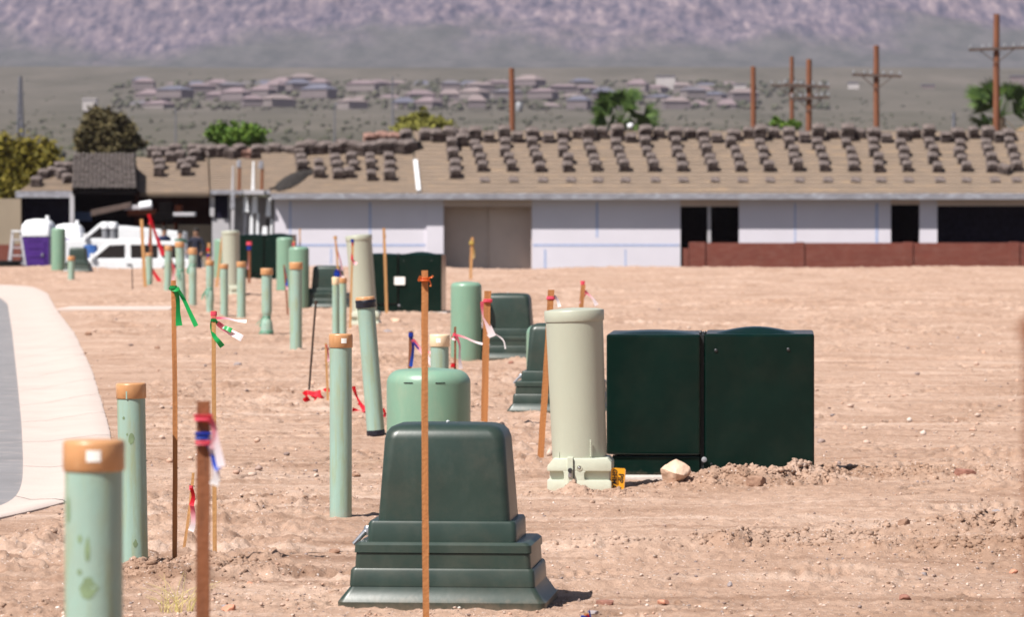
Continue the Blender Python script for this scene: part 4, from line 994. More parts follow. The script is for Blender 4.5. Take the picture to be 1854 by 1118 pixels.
# house 3: tan roof, brown shade
YC = YB + 1.0
o3 = Vector((X(320, YC), YC, ZP)); h3 = empty('house', o3, label='unfinished tan roofed house behind the workers, dark open porch', cat='house')
S3 = Slope(351, 284, YC - .8, YC + 3.4)
roof(h3, o3, S3, 247, 379, 247, 376, fasc=(349, 353), fmat='sheath')
roof(h3, o3, Slope(348, 280, YC - 1.0, YC + 3.2), 381, 520, 379, 500, fasc=(344, 352), name='roof')
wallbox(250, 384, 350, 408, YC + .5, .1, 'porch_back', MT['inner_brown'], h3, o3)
wallbox(250, 386, 407, BASE, YC + .3, .15, 'wall', MT['tan_stucco'], h3, o3)
wallbox(384, 415, 352, BASE, YC - .5, .2, 'wall', MT['grey_wrap'], h3, o3)
wallbox(389, 413, 353, 396, YC - .51, .05, 'window', MT['inner_blue'], h3, o3)
wallbox(380, 388, 354, 392, YC - .6, .08, 'trim', MT['grey_wrap'], h3, o3)
wallbox(415, 500, 356, BASE, YC + .2, .15, 'wall', MT['grey_wrap'], h3, o3)
# posts of the entry: white wrapped, irregular
for (px, a, b, w_, mt, tp) in ((421, 300, 345, 5, 'grey_wrap', 3), (421, 345, 378, 9, 'fascia', 6), (421, 380, 425, 6, 'grey_wrap', 6), (433, 292, 345, 6, 'wood_brown', 5), (432, 290, 303, 8, 'fascia', 7), (445, 350, 372, 9, 'white_plastic', 6), (446, 372, 384, 12, 'white_plastic', 10), (443, 386, 430, 5, 'grey_wrap', 5), (458, 292, 345, 6, 'white_plastic', 3), (461, 350, 386, 11, 'white_plastic', 8), (455, 386, 430, 7, 'white_plastic', 5), (466, 386, 430, 5, 'white_plastic', 5), (472, 291, 305, 9, 'fascia', 8), (474, 305, 345, 6, 'wood_brown', 5), (486, 358, 392, 10, 'white_plastic', 7), (479, 410, 430, 10, 'white_plastic', 8), (491, 396, 430, 4, 'white_plastic', 4), (484, 396, 410, 4, 'inner', 4), (499, 360, 430, 3, 'wood_pale', 3)):
    Yp = YC - 1.4 if a < 346 else YC - .9
    P0, P1 = hp(px, b, Yp) - o3, hp(px + 1, a, Yp) - o3; s_ = F/Yp
    MB().loft([rrect(w_/s_/2, w_/s_/2, 0, .02, 2), rrect(tp/s_/2, tp/s_/2, 0, .02, 2)]) 
    m = MB(); m.loft([[Vector(p) + P0 for p in rrect(w_/s_/2, w_/s_/2, 0, .02, 2)], [Vector(p) + P1 for p in rrect(tp/s_/2, tp/s_/2, 0, .02, 2)]])
    m.build('post', MT[mt], h3)
wallbox(440, 478, 344, 352, YC - 1.5, .7, 'beam', MT['grey_wrap'], h3, o3)

# house 4: fully tiled grey roof
YD = YB - 1.5
o4 = Vector((X(188, YD), YD, ZP)); h4 = empty('house', o4, label='house with fully laid grey tile roof over a black open front', cat='house')
S4 = Slope(346, 283, YD, YD + 3.4)
a, b, c, d = S4.at(130, 346), S4.at(248, 346), S4.at(244, 283), S4.at(133, 283)
roof(h4, o4, S4, 131, 247, 134, 244, 'inner', False)
nv = Vector((0, -math.sin(S4.ang), math.cos(S4.ang))); tl = MB()
rows_, cols_ = 13, 15
for i in range(rows_):
    t0 = i/rows_; t1 = (i + 1.15)/rows_
    for j in range(cols_):
        jj = [(j + q/4)/cols_ for q in range(5)]; vs = []
        hgt_ = random.uniform(.0, .04)
        for t, lf in ((t0, .11), (t1, .03)):
            for k, u_ in enumerate(jj):
                p = a.lerp(d, t).lerp(b.lerp(c, t), u_); bump = (0, .055, .08, .055, 0)[k]
                vs.append(p - o4 + nv*(lf + bump + hgt_))
        for k, u_ in enumerate(jj): vs.append(vs[k] - nv*.05)
        tl.add(vs, [(k, k+1, k+6, k+5) for k in range(4)] + [(k+10, k+11, k+1, k) for k in range(4)])
tt = tl.build('roof_tiles', MT['tile_grey'], h4, fixn=False); tag(tt, kind='stuff')
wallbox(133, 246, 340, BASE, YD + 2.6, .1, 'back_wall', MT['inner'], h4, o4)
wallbox(126, 134, 350, BASE, YD + .1, .3, 'post', MT['grey_wrap'], h4, o4)
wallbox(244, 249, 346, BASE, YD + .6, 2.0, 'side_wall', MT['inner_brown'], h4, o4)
wallbox(134, 165, 384, 400, YD + 2.5, .05, 'panel', MT['blue_plastic'], h4, o4)
# house 5: low hipped roof
o5 = Vector((X(85, YD), YD, ZP)); h5 = empty('house', o5, label='low house end with pale fascia at far left, tiles heaped on the slope', cat='house')
S5 = Slope(350, 305, YD + .5, YD + 3.6)
roof(h5, o5, S5, 28, 131, 100, 131, fasc=(346, 358))
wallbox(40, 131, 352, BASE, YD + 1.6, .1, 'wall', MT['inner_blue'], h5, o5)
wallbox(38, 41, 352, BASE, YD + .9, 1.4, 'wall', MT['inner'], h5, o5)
# tan house piece and red wall at the left edge
YL = YB + 8
oL = Vector((X(0, YL), YL, ZP)); hL = empty('garden_wall', oL, label='tan garden wall behind the bush at the left edge', cat='wall')
wallbox(-160, 41, 360, BASE, YL, .2, 'wall_panel', MT['tan_stucco'], hL, oL, .01)
oR = Vector((X(0, 160), 160, -.95)); hR = empty('block_wall', oR, label='piece of red brown block wall at the left edge behind the ladder', cat='wall')
wallbox(-160, 38, 443, BASE, 160, .2, 'wall_panel', MT['brickred'], hR, oR, .01)

# ---- tile stacks on the roofs
def tile_stack_mesh(n, mat, seed):
    random.seed(seed); m = MB()
    for k in range(n):
        z = k*.038; dx = random.uniform(-.035, .035); dy = random.uniform(-.03, .03); tw = random.uniform(-.06, .06)
        for half in (0,):
            vs = []
            for yy in (-.21, .21):
                for lay in (0, .024):
                    for q in range(7):
                        xx = -.21 + .42*q/6; zz = .028*math.sin(math.pi*q/6)*(1 if q <= 6 else 0)
                        vs.append((xx + dx - yy*tw, yy + dy + xx*tw, z + lay + zz))
            fs = []
            for q in range(6):
                fs += [(q, q+1, q+8, q+7), (14+q, 21+q, 22+q, 15+q), (7+q, 8+q, 22+q, 21+q), (q, 14+q, 15+q, q+1)]
            fs += [(0, 7, 21, 14), (6, 20, 27, 13)]
            m.add(vs, fs)
    me_o = m.build('tile_stack', mat); me = me_o.data; bpy.data.objects.remove(me_o); return me
SM = [tile_stack_mesh(n, MT['tile'], 50 + n + q) for q, n in enumerate((7, 7, 8, 8, 9))]
SR = tile_stack_mesh(6, MT['tile_red'], 99)
S1T = tile_stack_mesh(1, MT['tile'], 77); S2T = tile_stack_mesh(2, MT['tile'], 78)
random.seed(12)
def stack(me, sl, px, py, label, group, rz=None, sc=1.0, cat='roof tiles'):
    p = sl.at(px, py, .02)
    o = bpy.data.objects.new('tile_stack', me); COL.objects.link(o); o.location = p
    o.rotation_euler = Matrix.Rotation(sl.ang, 3, 'X').to_euler() if rz is None else (Matrix.Rotation(sl.ang, 3, 'X') @ Matrix.Rotation(rz, 3, 'Z')).to_euler()
    rg_ = 'ridge' in label
    o.scale = (sc*(1.0 if rg_ else .86)*random.uniform(.92, 1.1), sc, sc*(1.3 if rg_ else 1.12)*random.uniform(.85, 1.1))
    return tag(o, label, cat, group)
ordn = ['first', 'second', 'third', 'fourth', 'fifth', 'sixth', 'seventh', 'eighth', 'ninth', 'tenth', 'eleventh', 'twelfth', 'thirteenth', 'fourteenth', 'fifteenth', 'sixteenth', 'seventeenth', 'eighteenth', 'nineteenth', 'twentieth', 'last', 'twenty second']
GT = 'stacks of roof tiles laid out on the long roof'
cols = [818, 862, 913, 965, 1018, 1067, 1117, 1169, 1222, 1275, 1326, 1377, 1430, 1481, 1534, 1580, 1631, 1683, 1735, 1786, 1826]
tiers = ['topmost', 'second from top', 'third from top', 'lowest full']
for i, cx in enumerate(cols):
    if i == 0: yy = [(0, 270), (2, 286), (5, 303), (6, 321)]
    else: yy = [(0, 266), (4, 280), (8, 294), (12, 308)]
    for j, (dx, y) in enumerate(yy):
        jx = random.uniform(-3, 3)
        stack(random.choice(SM[:3]), S1, cx + dx + jx, y + random.uniform(-1, 2), f'{tiers[j]} tile stack in the {ordn[i]} file from the left on the long roof', GT, random.uniform(-.08, .08), 1.0 if i else 1.12)
    if i:
        stack(S1T, S1, cx + 16 + random.uniform(-3, 3), 327, f'single loose tile at foot of the {ordn[i]} file from the left on the long roof', 'single tiles at the feet of the files', random.uniform(-.15, .15), 1.0, 'roof tile')
    # ridge stacks
    stack(random.choice(SM[1:]), S1, cx + random.uniform(-3, 3), 252, f'ridge tile stack heading the {ordn[i]} file from the left on the long roof', 'stacks along the ridge of the long roof', random.uniform(-.1, .1), 1.15)
for i, cx in enumerate(cols[:-1]):
    px = (cx + cols[i+1])/2 + random.uniform(-3, 3); low = i in (1, 2, 3, 6, 9, 12, 15, 17, 19)
    stack(random.choice(SM[:3]), S1, px, 256 if low else 248, f'{"lower" if low else "darker"} ridge stack between the {ordn[i]} and {ordn[i+1]} files from the left on the long roof', 'stacks along the ridge of the long roof', R(90) if low else random.uniform(-.3, .3), .95)
for i, px in enumerate((770, 790, 812, 836)):
    stack(SM[i], S1, px, (252, 254, 253, 262)[i], ('leftmost ridge stack at the gable end of the long roof', 'ridge stack next to the gable end, second on the long roof', 'third ridge stack from the gable end, double width', 'stack just below the ridge beside the big first file')[i], 'stacks along the ridge of the long roof', random.uniform(-.3, .3), 1.15)
stack(SM[3], S1, 1818, 313, 'toppled dark stack at the far right of the long roof', GT, R(60))
# left wing
GW = 'stacks of roof tiles on the lower left roof'
wing = [(543, 283), (545, 296), (547, 306), (577, 305), (578, 320), (607, 297), (610, 308), (612, 322), (636, 295), (640, 307), (632, 320), (670, 293), (671, 306), (672, 325), (704, 291), (706, 306), (705, 325)]
words = ['top', 'middle', 'bottom', 'top', 'bottom', 'top', 'middle', 'bottom', 'top', 'middle', 'bottom', 'top', 'middle', 'bottom', 'top', 'middle', 'bottom']
fl = ['first', 'first', 'first', 'second', 'second', 'third', 'third', 'third', 'fourth', 'fourth', 'fourth', 'fifth', 'fifth', 'fifth', 'last', 'last', 'last']
for (px, py), w1, w2 in zip(wing, words, fl):
    stack(random.choice(SM[:3]), S2, px, py, f'{w1} stack of the {w2} file from the left on the lower left roof', GW, random.uniform(-.15, .15))
k = 0
for px in range(545, 745, 15):
    k += 1
    stack(random.choice(SM[1:]), S2, px, 276 + random.uniform(-1, 2), f'{ordn[k-1]} stack from the left along the ridge of the lower left roof', 'stacks along the ridge of the lower left roof', random.uniform(-.5, .5), 1.1)
for i, (px, py) in enumerate(((668, 258), (690, 256), (712, 254), (733, 250))):
    o = stack(SR if i < 3 else SM[3], S2, px, 270, ('leftmost reddish stack standing behind the left roof ridge', 'middle reddish stack behind the left roof ridge', 'right reddish stack behind the left roof ridge', 'grey stack behind the left roof ridge close to the tall gable')[i], 'stacks behind the lower left ridge', random.uniform(-.4, .4), 1.1); o.location.z += .28; o.location.y += .6
S3r = Slope(348, 280, YC - 1.0, YC + 3.2)
k = 0
for px in range(385, 535, 16):
    stack(random.choice(SM + [SR]), S3r, px, 284 + random.uniform(-2, 1), f'{ordn[k]} stack from the left along the ridge above the white posts', 'stacks along the ridge above the posts', random.uniform(-.5, .5), 1.0); k += 1
h3s = [(284, 292), (289, 305), (288, 318), (308, 291), (326, 291), (330, 304), (336, 316), (345, 302), (352, 290), (350, 280), (366, 283), (298, 282), (318, 280), (278, 284)]
h3w = ['upper stack of the left file', 'middle stack of the left file', 'lowest stack of the left file', 'dark stack between both files near the top', 'top stack of the right file', 'middle stack of the right file', 'lowest stack of the right file', 'stack touching the right file on its right side', 'stack right of the right file near the ridge', 'right ridge stack', 'rightmost ridge stack', 'left ridge stack', 'middle ridge stack', 'leftmost ridge stack']
for (px, py), w1 in zip(h3s, h3w):
    stack(random.choice(SM[:4]), S3, px, py, f'{w1} on the small tan roof', 'stacks on the small tan roof', random.uniform(-.2, .2))
h5s = [(78, 322), (95, 318), (112, 322), (108, 310), (122, 330), (66, 336), (124, 312)]
h5w = ['dark stack on the left slope', 'upright stack near the middle', 'broad stack below the peak', 'stack at the peak', 'lowest right stack', 'lowest left stack', 'right stack near the peak']
for (px, py), w1 in zip(h5s, h5w):
    stack(random.choice(SM[:3]), S5, px, py, f'{w1} on the low hipped roof at far left', 'stacks on the low hipped roof', random.uniform(-.5, .5))
# black sheet added as the shadow in the valley of the left roof
p0 = S2.at(530, 322, .05)
vs = []; nx_, ny_ = 14, 6
for j in range(ny_ + 1):
    for i in range(nx_ + 1):
        t = i/nx_; px = 496 + 70*t; py = 343 - 32*t + (j/ny_ - .5)*24*(math.sin(math.pi*min(1, t*1.1))**.5 if t < .9 else .4)
        q = S2.at(px, py, .03 + .16*math.sin(math.pi*j/ny_)*math.sin(math.pi*t) + random.uniform(0, .03)); vs.append(q - p0)
fs = [(j*(nx_+1)+i, j*(nx_+1)+i+1, (j+1)*(nx_+1)+i+1, (j+1)*(nx_+1)+i) for j in range(ny_) for i in range(nx_)]
o = MB().add(vs, fs).build('valley_shade', MT['shade_sheet'], loc=p0); tag(o, 'crumpled black sheet standing in for the valley shadow on the lower left roof', 'shadow sheet')
# two white bits on ridge
for (px, py, w_, lb) in ((1141, 228, 12, 'bright white plastic bag on the long roof ridge, before the palm'), (1076, 240, 8, 'small pale bag on the ridge left of the palm')):
    Y = YB + 5.2; c = hp(px, py, Y); s_ = F/Y
    vs, fs = lump(w_/s_/2, 2, .2, (1, .8, .9)); o = MB().add(vs, fs).build('plastic_bag', MT['white_plastic'], loc=c, smooth=True); tag(o, lb, 'bag')

# ---------------------------------------------------------------- utility poles
def pole(px, top, w, Y, label, arms=(), extra=None, mat='pole'):
    s = F/Y; zb = -.9; base = Vector((X(px, Y), Y, zb)); zt = Z(top, Y)
    root = empty('utility_pole', base, label=label, cat='utility pole', group='wooden utility poles beyond the long roof')
    r = w/s/2
    MB().tube([(random.uniform(-.02, .02), 0, t*(zt - zb)) for t in (0, .25, .5, .75, 1)], [r*1.15, r*1.1, r*1.02, r*.97, r*.9], 12).build('pole', MT[mat], root, smooth=True)
    for (x0, x1, ya, yb) in arms:
        P0, P1 = hp(x0, ya, Y - r - .06) - base, hp(x1, yb, Y - r - .06) - base
        d = (P1 - P0)
        m = MB().loft([[P0 + Vector((0, -.05, -.06)), P0 + Vector((0, .05, -.06)), P0 + Vector((0, .05, .06)), P0 + Vector((0, -.05, .06))], [P1 + Vector((0, -.05, -.06)), P1 + Vector((0, .05, -.06)), P1 + Vector((0, .05, .06)), P1 + Vector((0, -.05, .06))]])
        arm = m.build('crossarm', MT['arm'], root)
        for t in (.03, .25, .38, .64, .80, .97):
            c = P0.lerp(P1, t); MB().lathe([(.03, c.z + .05), (.06, c.z + .09), (.04, c.z + .14), (.06, c.z + .18), (.02, c.z + .22)], 8, (c.x, c.y)).build('insulator', MT['grey_metal'], arm, smooth=True)
        mid_ = P0.lerp(P1, .5)
        for t in (.2, .8):
            c = P0.lerp(P1, t); MB().tube([c + Vector((0, 0, -.05)), Vector((mid_.x*.0, c.y, mid_.z - .6))], .022, 6).build('brace', MT['arm'], arm)
    return root, base
pole(927, 123, 10.5, 190, 'bare pole with grey box, left of the palm above the long roof')
r_, b_ = pole(1364, 120, 10, 195, 'bare pole standing right of the palm, no crossarm')
pole(1434, 102, 8, 225, 'thinner pole of the close pair, left one', [(1395, 1462, 154, 157)])
pole(1464, 107, 11, 192, 'thicker pole of the close pair, right one', [(1420, 1502, 152, 158), (1432, 1502, 178, 176)])
pole(1587, 82, 11, 194, 'pole with one crossarm, second from the right edge', [(1543, 1632, 135, 138)])
pole(1804, 25, 12, 188, 'tallest pole at the right edge, crossarm high above a palm', [(1754, 1856, 90, 86)])
root = [o for o in bpy.data.objects if o.get('label', '').startswith('bare pole with grey box')][0]
P = hp(940, 194, 189.7) - root.location; MB().lathe([(.12, P.z - .2), (.14, P.z - .17), (.14, P.z + .17), (.10, P.z + .22)], 14, (P.x - .0, P.y)).build('transformer_can', MT['grey_metal'], root, smooth=True)
# faint far masts
def mast(px, top, bot, w, Y, label, lattice=False):
    s = F/Y; b = Vector((X(px, Y), Y, Z(bot, Y))); h_ = Z(top, Y) - b.z
    root = empty('far_mast', b, label=label, cat='mast', group='faint masts far out on the plain')
    if lattice:
        m = MB()
        for sx in (-1, 1):
            for sy in (-1, 1): m.tube([(sx*w/s, sy*w/s, 0), (sx*w/s*.15, sy*w/s*.15, h_)], .25, 4)
        m.build('legs', MT['far_metal'], root); m = MB(); n = 9
        for i in range(n):
            t0, t1 = i/n, (i+1)/n; a0 = w/s*(1 - .85*t0); a1 = w/s*(1 - .85*t1)
            for sy in (-1, 1):
                m.tube([(-a0, sy*a0, h_*t0), (a1, sy*a1, h_*t1)], .15, 4); m.tube([(a0, sy*a0, h_*t0), (-a1, sy*a1, h_*t1)], .15, 4)
        m.build('bracing', MT['far_metal'], root)
        MB().box(-w/s*1.1, w/s*1.1, -.3, .3, h_*.72, h_*.74).build('crossarm', MT['far_metal'], root)
    else:
        MB().tube([(0, 0, 0), (0, 0, h_)], [w/s/2, w/s/2*.7], 8).build('shaft', MT['far_metal'], root)
mast(37, 138, 260, 5, 900, 'grey lattice mast above the olive tree at far left', True)
mast(711, 138, 245, 4, 900, 'tall grey mast left of the yellow green tree top')
mast(318, 195, 270, 3, 900, 'faint thin mast right of the dark round tree')
mast(606, 190, 275, 3, 900, 'faint thin mast above the lower left roof')
mast(1727, 203, 245, 8, 260, 'short stub of pole left of the right hand palm')

# ---------------------------------------------------------------- trees
def crown_mesh(lobes, n, leaf, mat, parent, seed, name='crown'):
    rg = np.random.RandomState(seed); tot = sum(l[3]*l[4]*l[5] for l in lobes); V = []; 
    for (cx, cy, cz, rx, ry, rz) in lobes:
        k = int(n*rx*ry*rz/tot)
        nc = max(6, k//40)
        cc = rg.randn(nc, 3); cc /= np.linalg.norm(cc, axis=1)[:, None]; cc *= (rg.rand(nc, 1)**.4)
        idx = rg.randint(0, nc, k); p = cc[idx] + rg.randn(k, 3)*.17
        p = p*[rx, ry, rz] + [cx, cy, cz]
        a = rg.randn(k, 3); a /= np.linalg.norm(a, axis=1)[:, None]; b = rg.randn(k, 3); b -= a*(a*b).sum(1)[:, None]; b /= np.linalg.norm(b, axis=1)[:, None]
        sz = leaf*(.5 + rg.rand(k, 1)); a *= sz; b *= sz*.55
        V.append(np.stack([p - a, p + b, p + a, p - b], 1))
    V = np.concatenate(V).reshape(-1, 3).astype(np.float32); q = np.arange(len(V), dtype=np.int32)
    me = bpy.data.meshes.new(name); me.vertices.add(len(V)); me.vertices.foreach_set('co', V.ravel()); me.loops.add(len(q)); me.loops.foreach_set('vertex_index', q)
    me.polygons.add(len(q)//4); me.polygons.foreach_set('loop_start', np.arange(0, len(q), 4, dtype=np.int32)); me.update(calc_edges=True); me.materials.append(mat)
    o = bpy.data.objects.new(name, me); COL.objects.link(o); o.parent = parent; return o
def tree(px, base_py, Y, blobs, mat, n, leaf, label, seed, name='tree', group='trees behind the roofs'):
    b = Vector((X(px, Y), Y, min(Z(base_py, Y), -.6))); s = F/Y
    root = empty(name, b, label=label, cat='tree', group=group)
    lobes = []
    for (bx, by, rx, ry) in blobs:
        c = hp(bx, by, Y) - b; lobes.append((c.x, random.uniform(-.2, .2)*rx/s, c.z, rx/s, rx/s*.9, ry/s))
    tr = MB(); zc = sum(l[2] for l in lobes)/len(lobes)
    tr.tube([(0, 0, -.3), (.05, 0, zc*.4), (-.05, 0, zc*.7)], [.2, .15, .1], 10)
    tr.build('trunk', MT['trunk'], root, smooth=True)
    for l in lobes: MB().tube([(0, 0, zc*.45), ((l[0])*.5, l[1]*.5, zc*.55 + l[2]*.2), (l[0], l[1], l[2])], [.1, .06, .02], 6).build('limb', MT['trunk'], root, smooth=True)
    crown_mesh(lobes, n, leaf, MT[mat], root, seed)
tree(45, 470, 180, [(20, 300, 42, 48), (75, 295, 38, 42), (-25, 290, 40, 45), (45, 345, 55, 40), (95, 320, 25, 30), (10, 265, 22, 18), (50, 262, 18, 14), (-60, 330, 40, 50), (95, 272, 14, 12), (10, 400, 40, 40), (22, 432, 25, 18)], 'leaf_olive', 22000, .11, 'large yellow olive tree at the left edge behind the low house', 1)
tree(195, 470, 190, [(180, 232, 30, 34), (215, 240, 30, 30), (160, 258, 24, 28), (235, 262, 24, 20), (200, 268, 40, 24), (175, 215, 18, 15)], 'leaf_dark', 15000, .10, 'round dark brownish tree above the grey tiled roof', 2)
tree(430, 470, 195, [(400, 238, 22, 18), (450, 242, 34, 18), (392, 248, 18, 14), (430, 250, 40, 16), (393, 224, 8, 8), (425, 228, 10, 8)], 'leaf_green', 7000, .09, 'bright green tree top just above the roof with white posts', 3)
tree(765, 470, 230, [(745, 220, 22, 16), (780, 222, 28, 14), (765, 205, 12, 10), (765, 230, 50, 12), (810, 226, 14, 8)], 'leaf_yellow', 6000, .10, 'faint yellow green tree behind the step of the roofs', 4)
tree(1415, 470, 215, [(1405, 222, 10, 8), (1425, 225, 16, 8), (1440, 228, 10, 7)], 'leaf_green', 1800, .09, 'small green shrub top at foot of the close pole pair', 5)
def palm(px, py, Y, R_, label, seed, dry=False):
    random.seed(seed); s = F/Y; b = Vector((X(px, Y), Y, -.9)); root = empty('palm_tree', b, label=label, cat='palm tree', group='fan palms behind the long roof')
    zc = Z(py, Y) + .9; r = R_/s
    MB().tube([(0, 0, 0), (.05, 0, zc*.5), (0, 0, zc)], [.28, .22, .2], 12).build('trunk', MT['trunk'], root, smooth=True)
    nf = 38
    for i in range(nf):
        az = 2.4*i + random.uniform(-.3, .3); el = R(random.uniform(-22, 88)) if not dry or i > 9 else R(random.uniform(-70, -30))
        d = Vector((math.cos(az)*math.cos(el), math.sin(az)*math.cos(el), math.sin(el))); L0 = r*random.uniform(.42, .66); m = MB()
        c0 = Vector((0, 0, zc)); c1 = c0 + d*L0 + Vector((0, 0, -.05*r)); m.tube([c0, c0.lerp(c1, .5) + Vector((0, 0, .04)), c1], [.02, .016, .012], 4)
        sd_ = Matrix.Rotation(R(random.choice((-1, 1))*random.uniform(25, 85)), 3, d) @ d.cross(Vector((0, 0, 1))).normalized(); up_ = sd_.cross(d).normalized(); nb = 17
        for k in range(nb):
            a = R(-50 + 100*k/(nb-1)); v = d*math.cos(a) + sd_*math.sin(a); ln = r*random.uniform(.42, .58)*(.75 + .25*math.cos(a))
            p1 = c1 + v*ln*.6 + up_*.02; p2 = c1 + v*ln + Vector((0, 0, -ln*.12)); wv = v.cross(up_).normalized()*.045
            m.add([c1, p1 - wv, p1 + wv, p2], [(0, 1, 2), (1, 3, 2)])
        m.build('frond', MT['palm_dry' if dry and i <= 9 else 'palm_leaf'], root, fixn=False)
palm(1125, 222, 205, 70, 'fan palm in the middle, above the long roof', 31)
palm(1812, 212, 205, 80, 'fan palm with dry skirt behind the tallest pole', 32, True)

# scrub on the plain
rg = np.random.RandomState(8); n = 5200; Yv = 1/(rg.rand(n)*(1/330 - 1/3300) + 1/3300); xv = (rg.rand(n)*2-1)*Yv*.17
zv = gz(xv, Yv, False); rv = .35 + rg.rand(n)*1.0
n2 = 900; Y2 = 2350 + rg.rand(n2)*750; x2 = X(200, Y2) + rg.rand(n2)*(X(1500, Y2) - X(200, Y2)); r2 = 1.0 + rg.rand(n2)*1.8
scatter('desert_scrub', MT['scrub'], list(zip(xv, Yv, zv + rv*.25, rv)) + list(zip(x2, Y2, gz(x2, Y2, False) + r2*.6, r2)))

# far housing estate
def hmat(n, c): return simple(n, c, .9, .1, (.1, .1, .1))
RO = [hmat('far_roof_pink', (0.165, 0.122, 0.128)), hmat('far_roof_grey', (0.115, 0.105, 0.12)), hmat('far_roof_tan', (0.18, 0.14, 0.135)), hmat('far_roof_blue', (0.095, 0.095, 0.125))]
WA = [hmat('far_wall_cream', (0.185, 0.155, 0.15)), hmat('far_wall_pink', (0.145, 0.118, 0.12)), hmat('far_wall_white', (0.42, 0.38, 0.37))]
random.seed(5)
for row, (Y, y_) in enumerate(((2420, 193), (2600, 180), (2790, 168), (2960, 158))):
    px = 205 + row*15
    while px < 1345:
        w_ = random.uniform(30, 52); s = F/Y; x = X(px + w_/2, Y); z = g1(x, Y); W_ = w_/s; D_ = random.uniform(10, 14); hw_ = random.uniform(2.2, 3.8); hr = random.uniform(1.6, 3.4)
        skip = random.random() < (.12 if px > 360 else .35)
        if not skip:
            r = empty('distant_house', (x, Y + random.uniform(-110, 110), z), random.uniform(-.6, .6), label='low house in the hazy pinkish estate strip at the mountain foot', cat='house', group='houses of the distant estate')
            MB().box(-W_/2, W_/2, -D_/2, D_/2, -1.5, hw_).build('wall', random.choice(WA[:2] + [WA[1]]), r)
            m = MB(); e = .6; q = W_*.28
            m.add([(-W_/2-e, -D_/2-e, hw_), (W_/2+e, -D_/2-e, hw_), (W_/2+e, D_/2+e, hw_), (-W_/2-e, D_/2+e, hw_), (-W_/2+q, 0, hw_+hr), (W_/2-q, 0, hw_+hr)], [(0,1,5,4),(1,2,5),(2,3,4,5),(3,0,4),(0,3,2,1)])
            m.build('roof', random.choice(RO[:3] + [RO[0], RO[3]]), r)
        px += w_ + random.uniform(-4, 16)
for (px, py, w_, mt, lb) in ((1158, 152, 26, RO[2], 'bright orange tan building at right end of the distant estate'), (1205, 140, 34, WA[2], 'pale flat building above right of the orange tan one'), (1340, 155, 20, WA[2], 'lone pale building left of the bare pole far away'), (1545, 152, 18, WA[2], 'lone whitish building beyond the second pole from the right'), (1680, 156, 22, RO[2], 'lone tan building beyond the gap between the two right poles'), (1842, 140, 26, RO[2], 'lone orange building beyond the palm at the right edge'), (163, 184, 24, WA[2], 'bright white block alone left of the distant estate')):
    Y = 2900 if px != 163 else 2300; s = F/Y; x = X(px, Y); W_ = w_/s
    r = empty('distant_building', (x, Y, Z(py + 7, Y)), label=lb, cat='building')
    MB().box(-W_/2, W_/2, -5, 5, -8, 3.0).build('wall', mt, r); MB().box(-W_/2-.4, W_/2+.4, -5.4, 5.4, 3.0, 3.8).build('roof', RO[1] if px != 163 else WA[2], r)

# ---------------------------------------------------------------- things before the houses, left
def gbase(px, Y): x = X(px, Y); return Vector((x, Y, g1(x, Y)))
def toilet(px0, px1, top, Y, label):
    s = F/Y; b = gbase((px0 + px1)/2, Y); w_ = (px1 - px0)/s; h_ = Z(top, Y) - b.z
    r = empty('portable_toilet', b, R(-8), label=label, cat='portable toilet', group='purple portable toilets'); hw_ = w_/2*.93; d = w_/2*.95
    MB().box(-hw_, hw_, -d, d, .1, h_ - .55).build('cabin', MT['purple'], r, bevel=.03)
    MB().box(-hw_*.72, hw_*.72, -d - .03, -d + .01, .15, h_ - .72).build('door', MT['purple'], r, bevel=.01)
    for k in range(4): MB().box(-hw_*.5, hw_*.5, -d - .045, -d - .02, .6 + k*.28, .66 + k*.28).build('door_rib', MT['purple'], r)
    MB().box(hw_*.5, hw_*.6, -d - .07, -d - .03, h_*.42, h_*.47).build('handle', MT['grey_metal'], r)
    q = w_/2
    MB().loft([rrect(q*.98, q, h_ - .58, .08, 3), rrect(q, q*1.03, h_ - .5, .1, 3), rrect(q*.96, q, h_ - .2, .15, 3), rrect(q*.75, q*.8, h_ - .05, .2, 3), rrect(q*.3, q*.3, h_, .1, 3)]).build('roof', MT['white_plastic'], r, smooth=True, angle=50)
    MB().lathe([(.06, h_ - .1), (.06, h_ + .12)], 10, (q*.5, q*.4)).build('vent_pipe', MT['white_plastic'], r)
    MB().box(-hw_, hw_, -d, d, 0, .1).build('skid', MT['grey_metal'], r)
toilet(43, 97, 397, 150, 'left purple portable toilet with white roof, by the ladder')
toilet(100, 150, 405, 154, 'right purple portable toilet, behind the far pale green pedestal')
b = gbase(164, 147); o = empty('barrel', b, label='blue plastic barrel between the toilets and the white vehicle', cat='barrel')
MB().lathe([(.26, 0), (.30, .1), (.30, .4), (.315, .45), (.30, .5), (.30, .95), (.22, Z(444, 147) - b.z), (.05, Z(443, 147) - b.z)], 24).build('drum', MT['blue_plastic'], o, smooth=True)
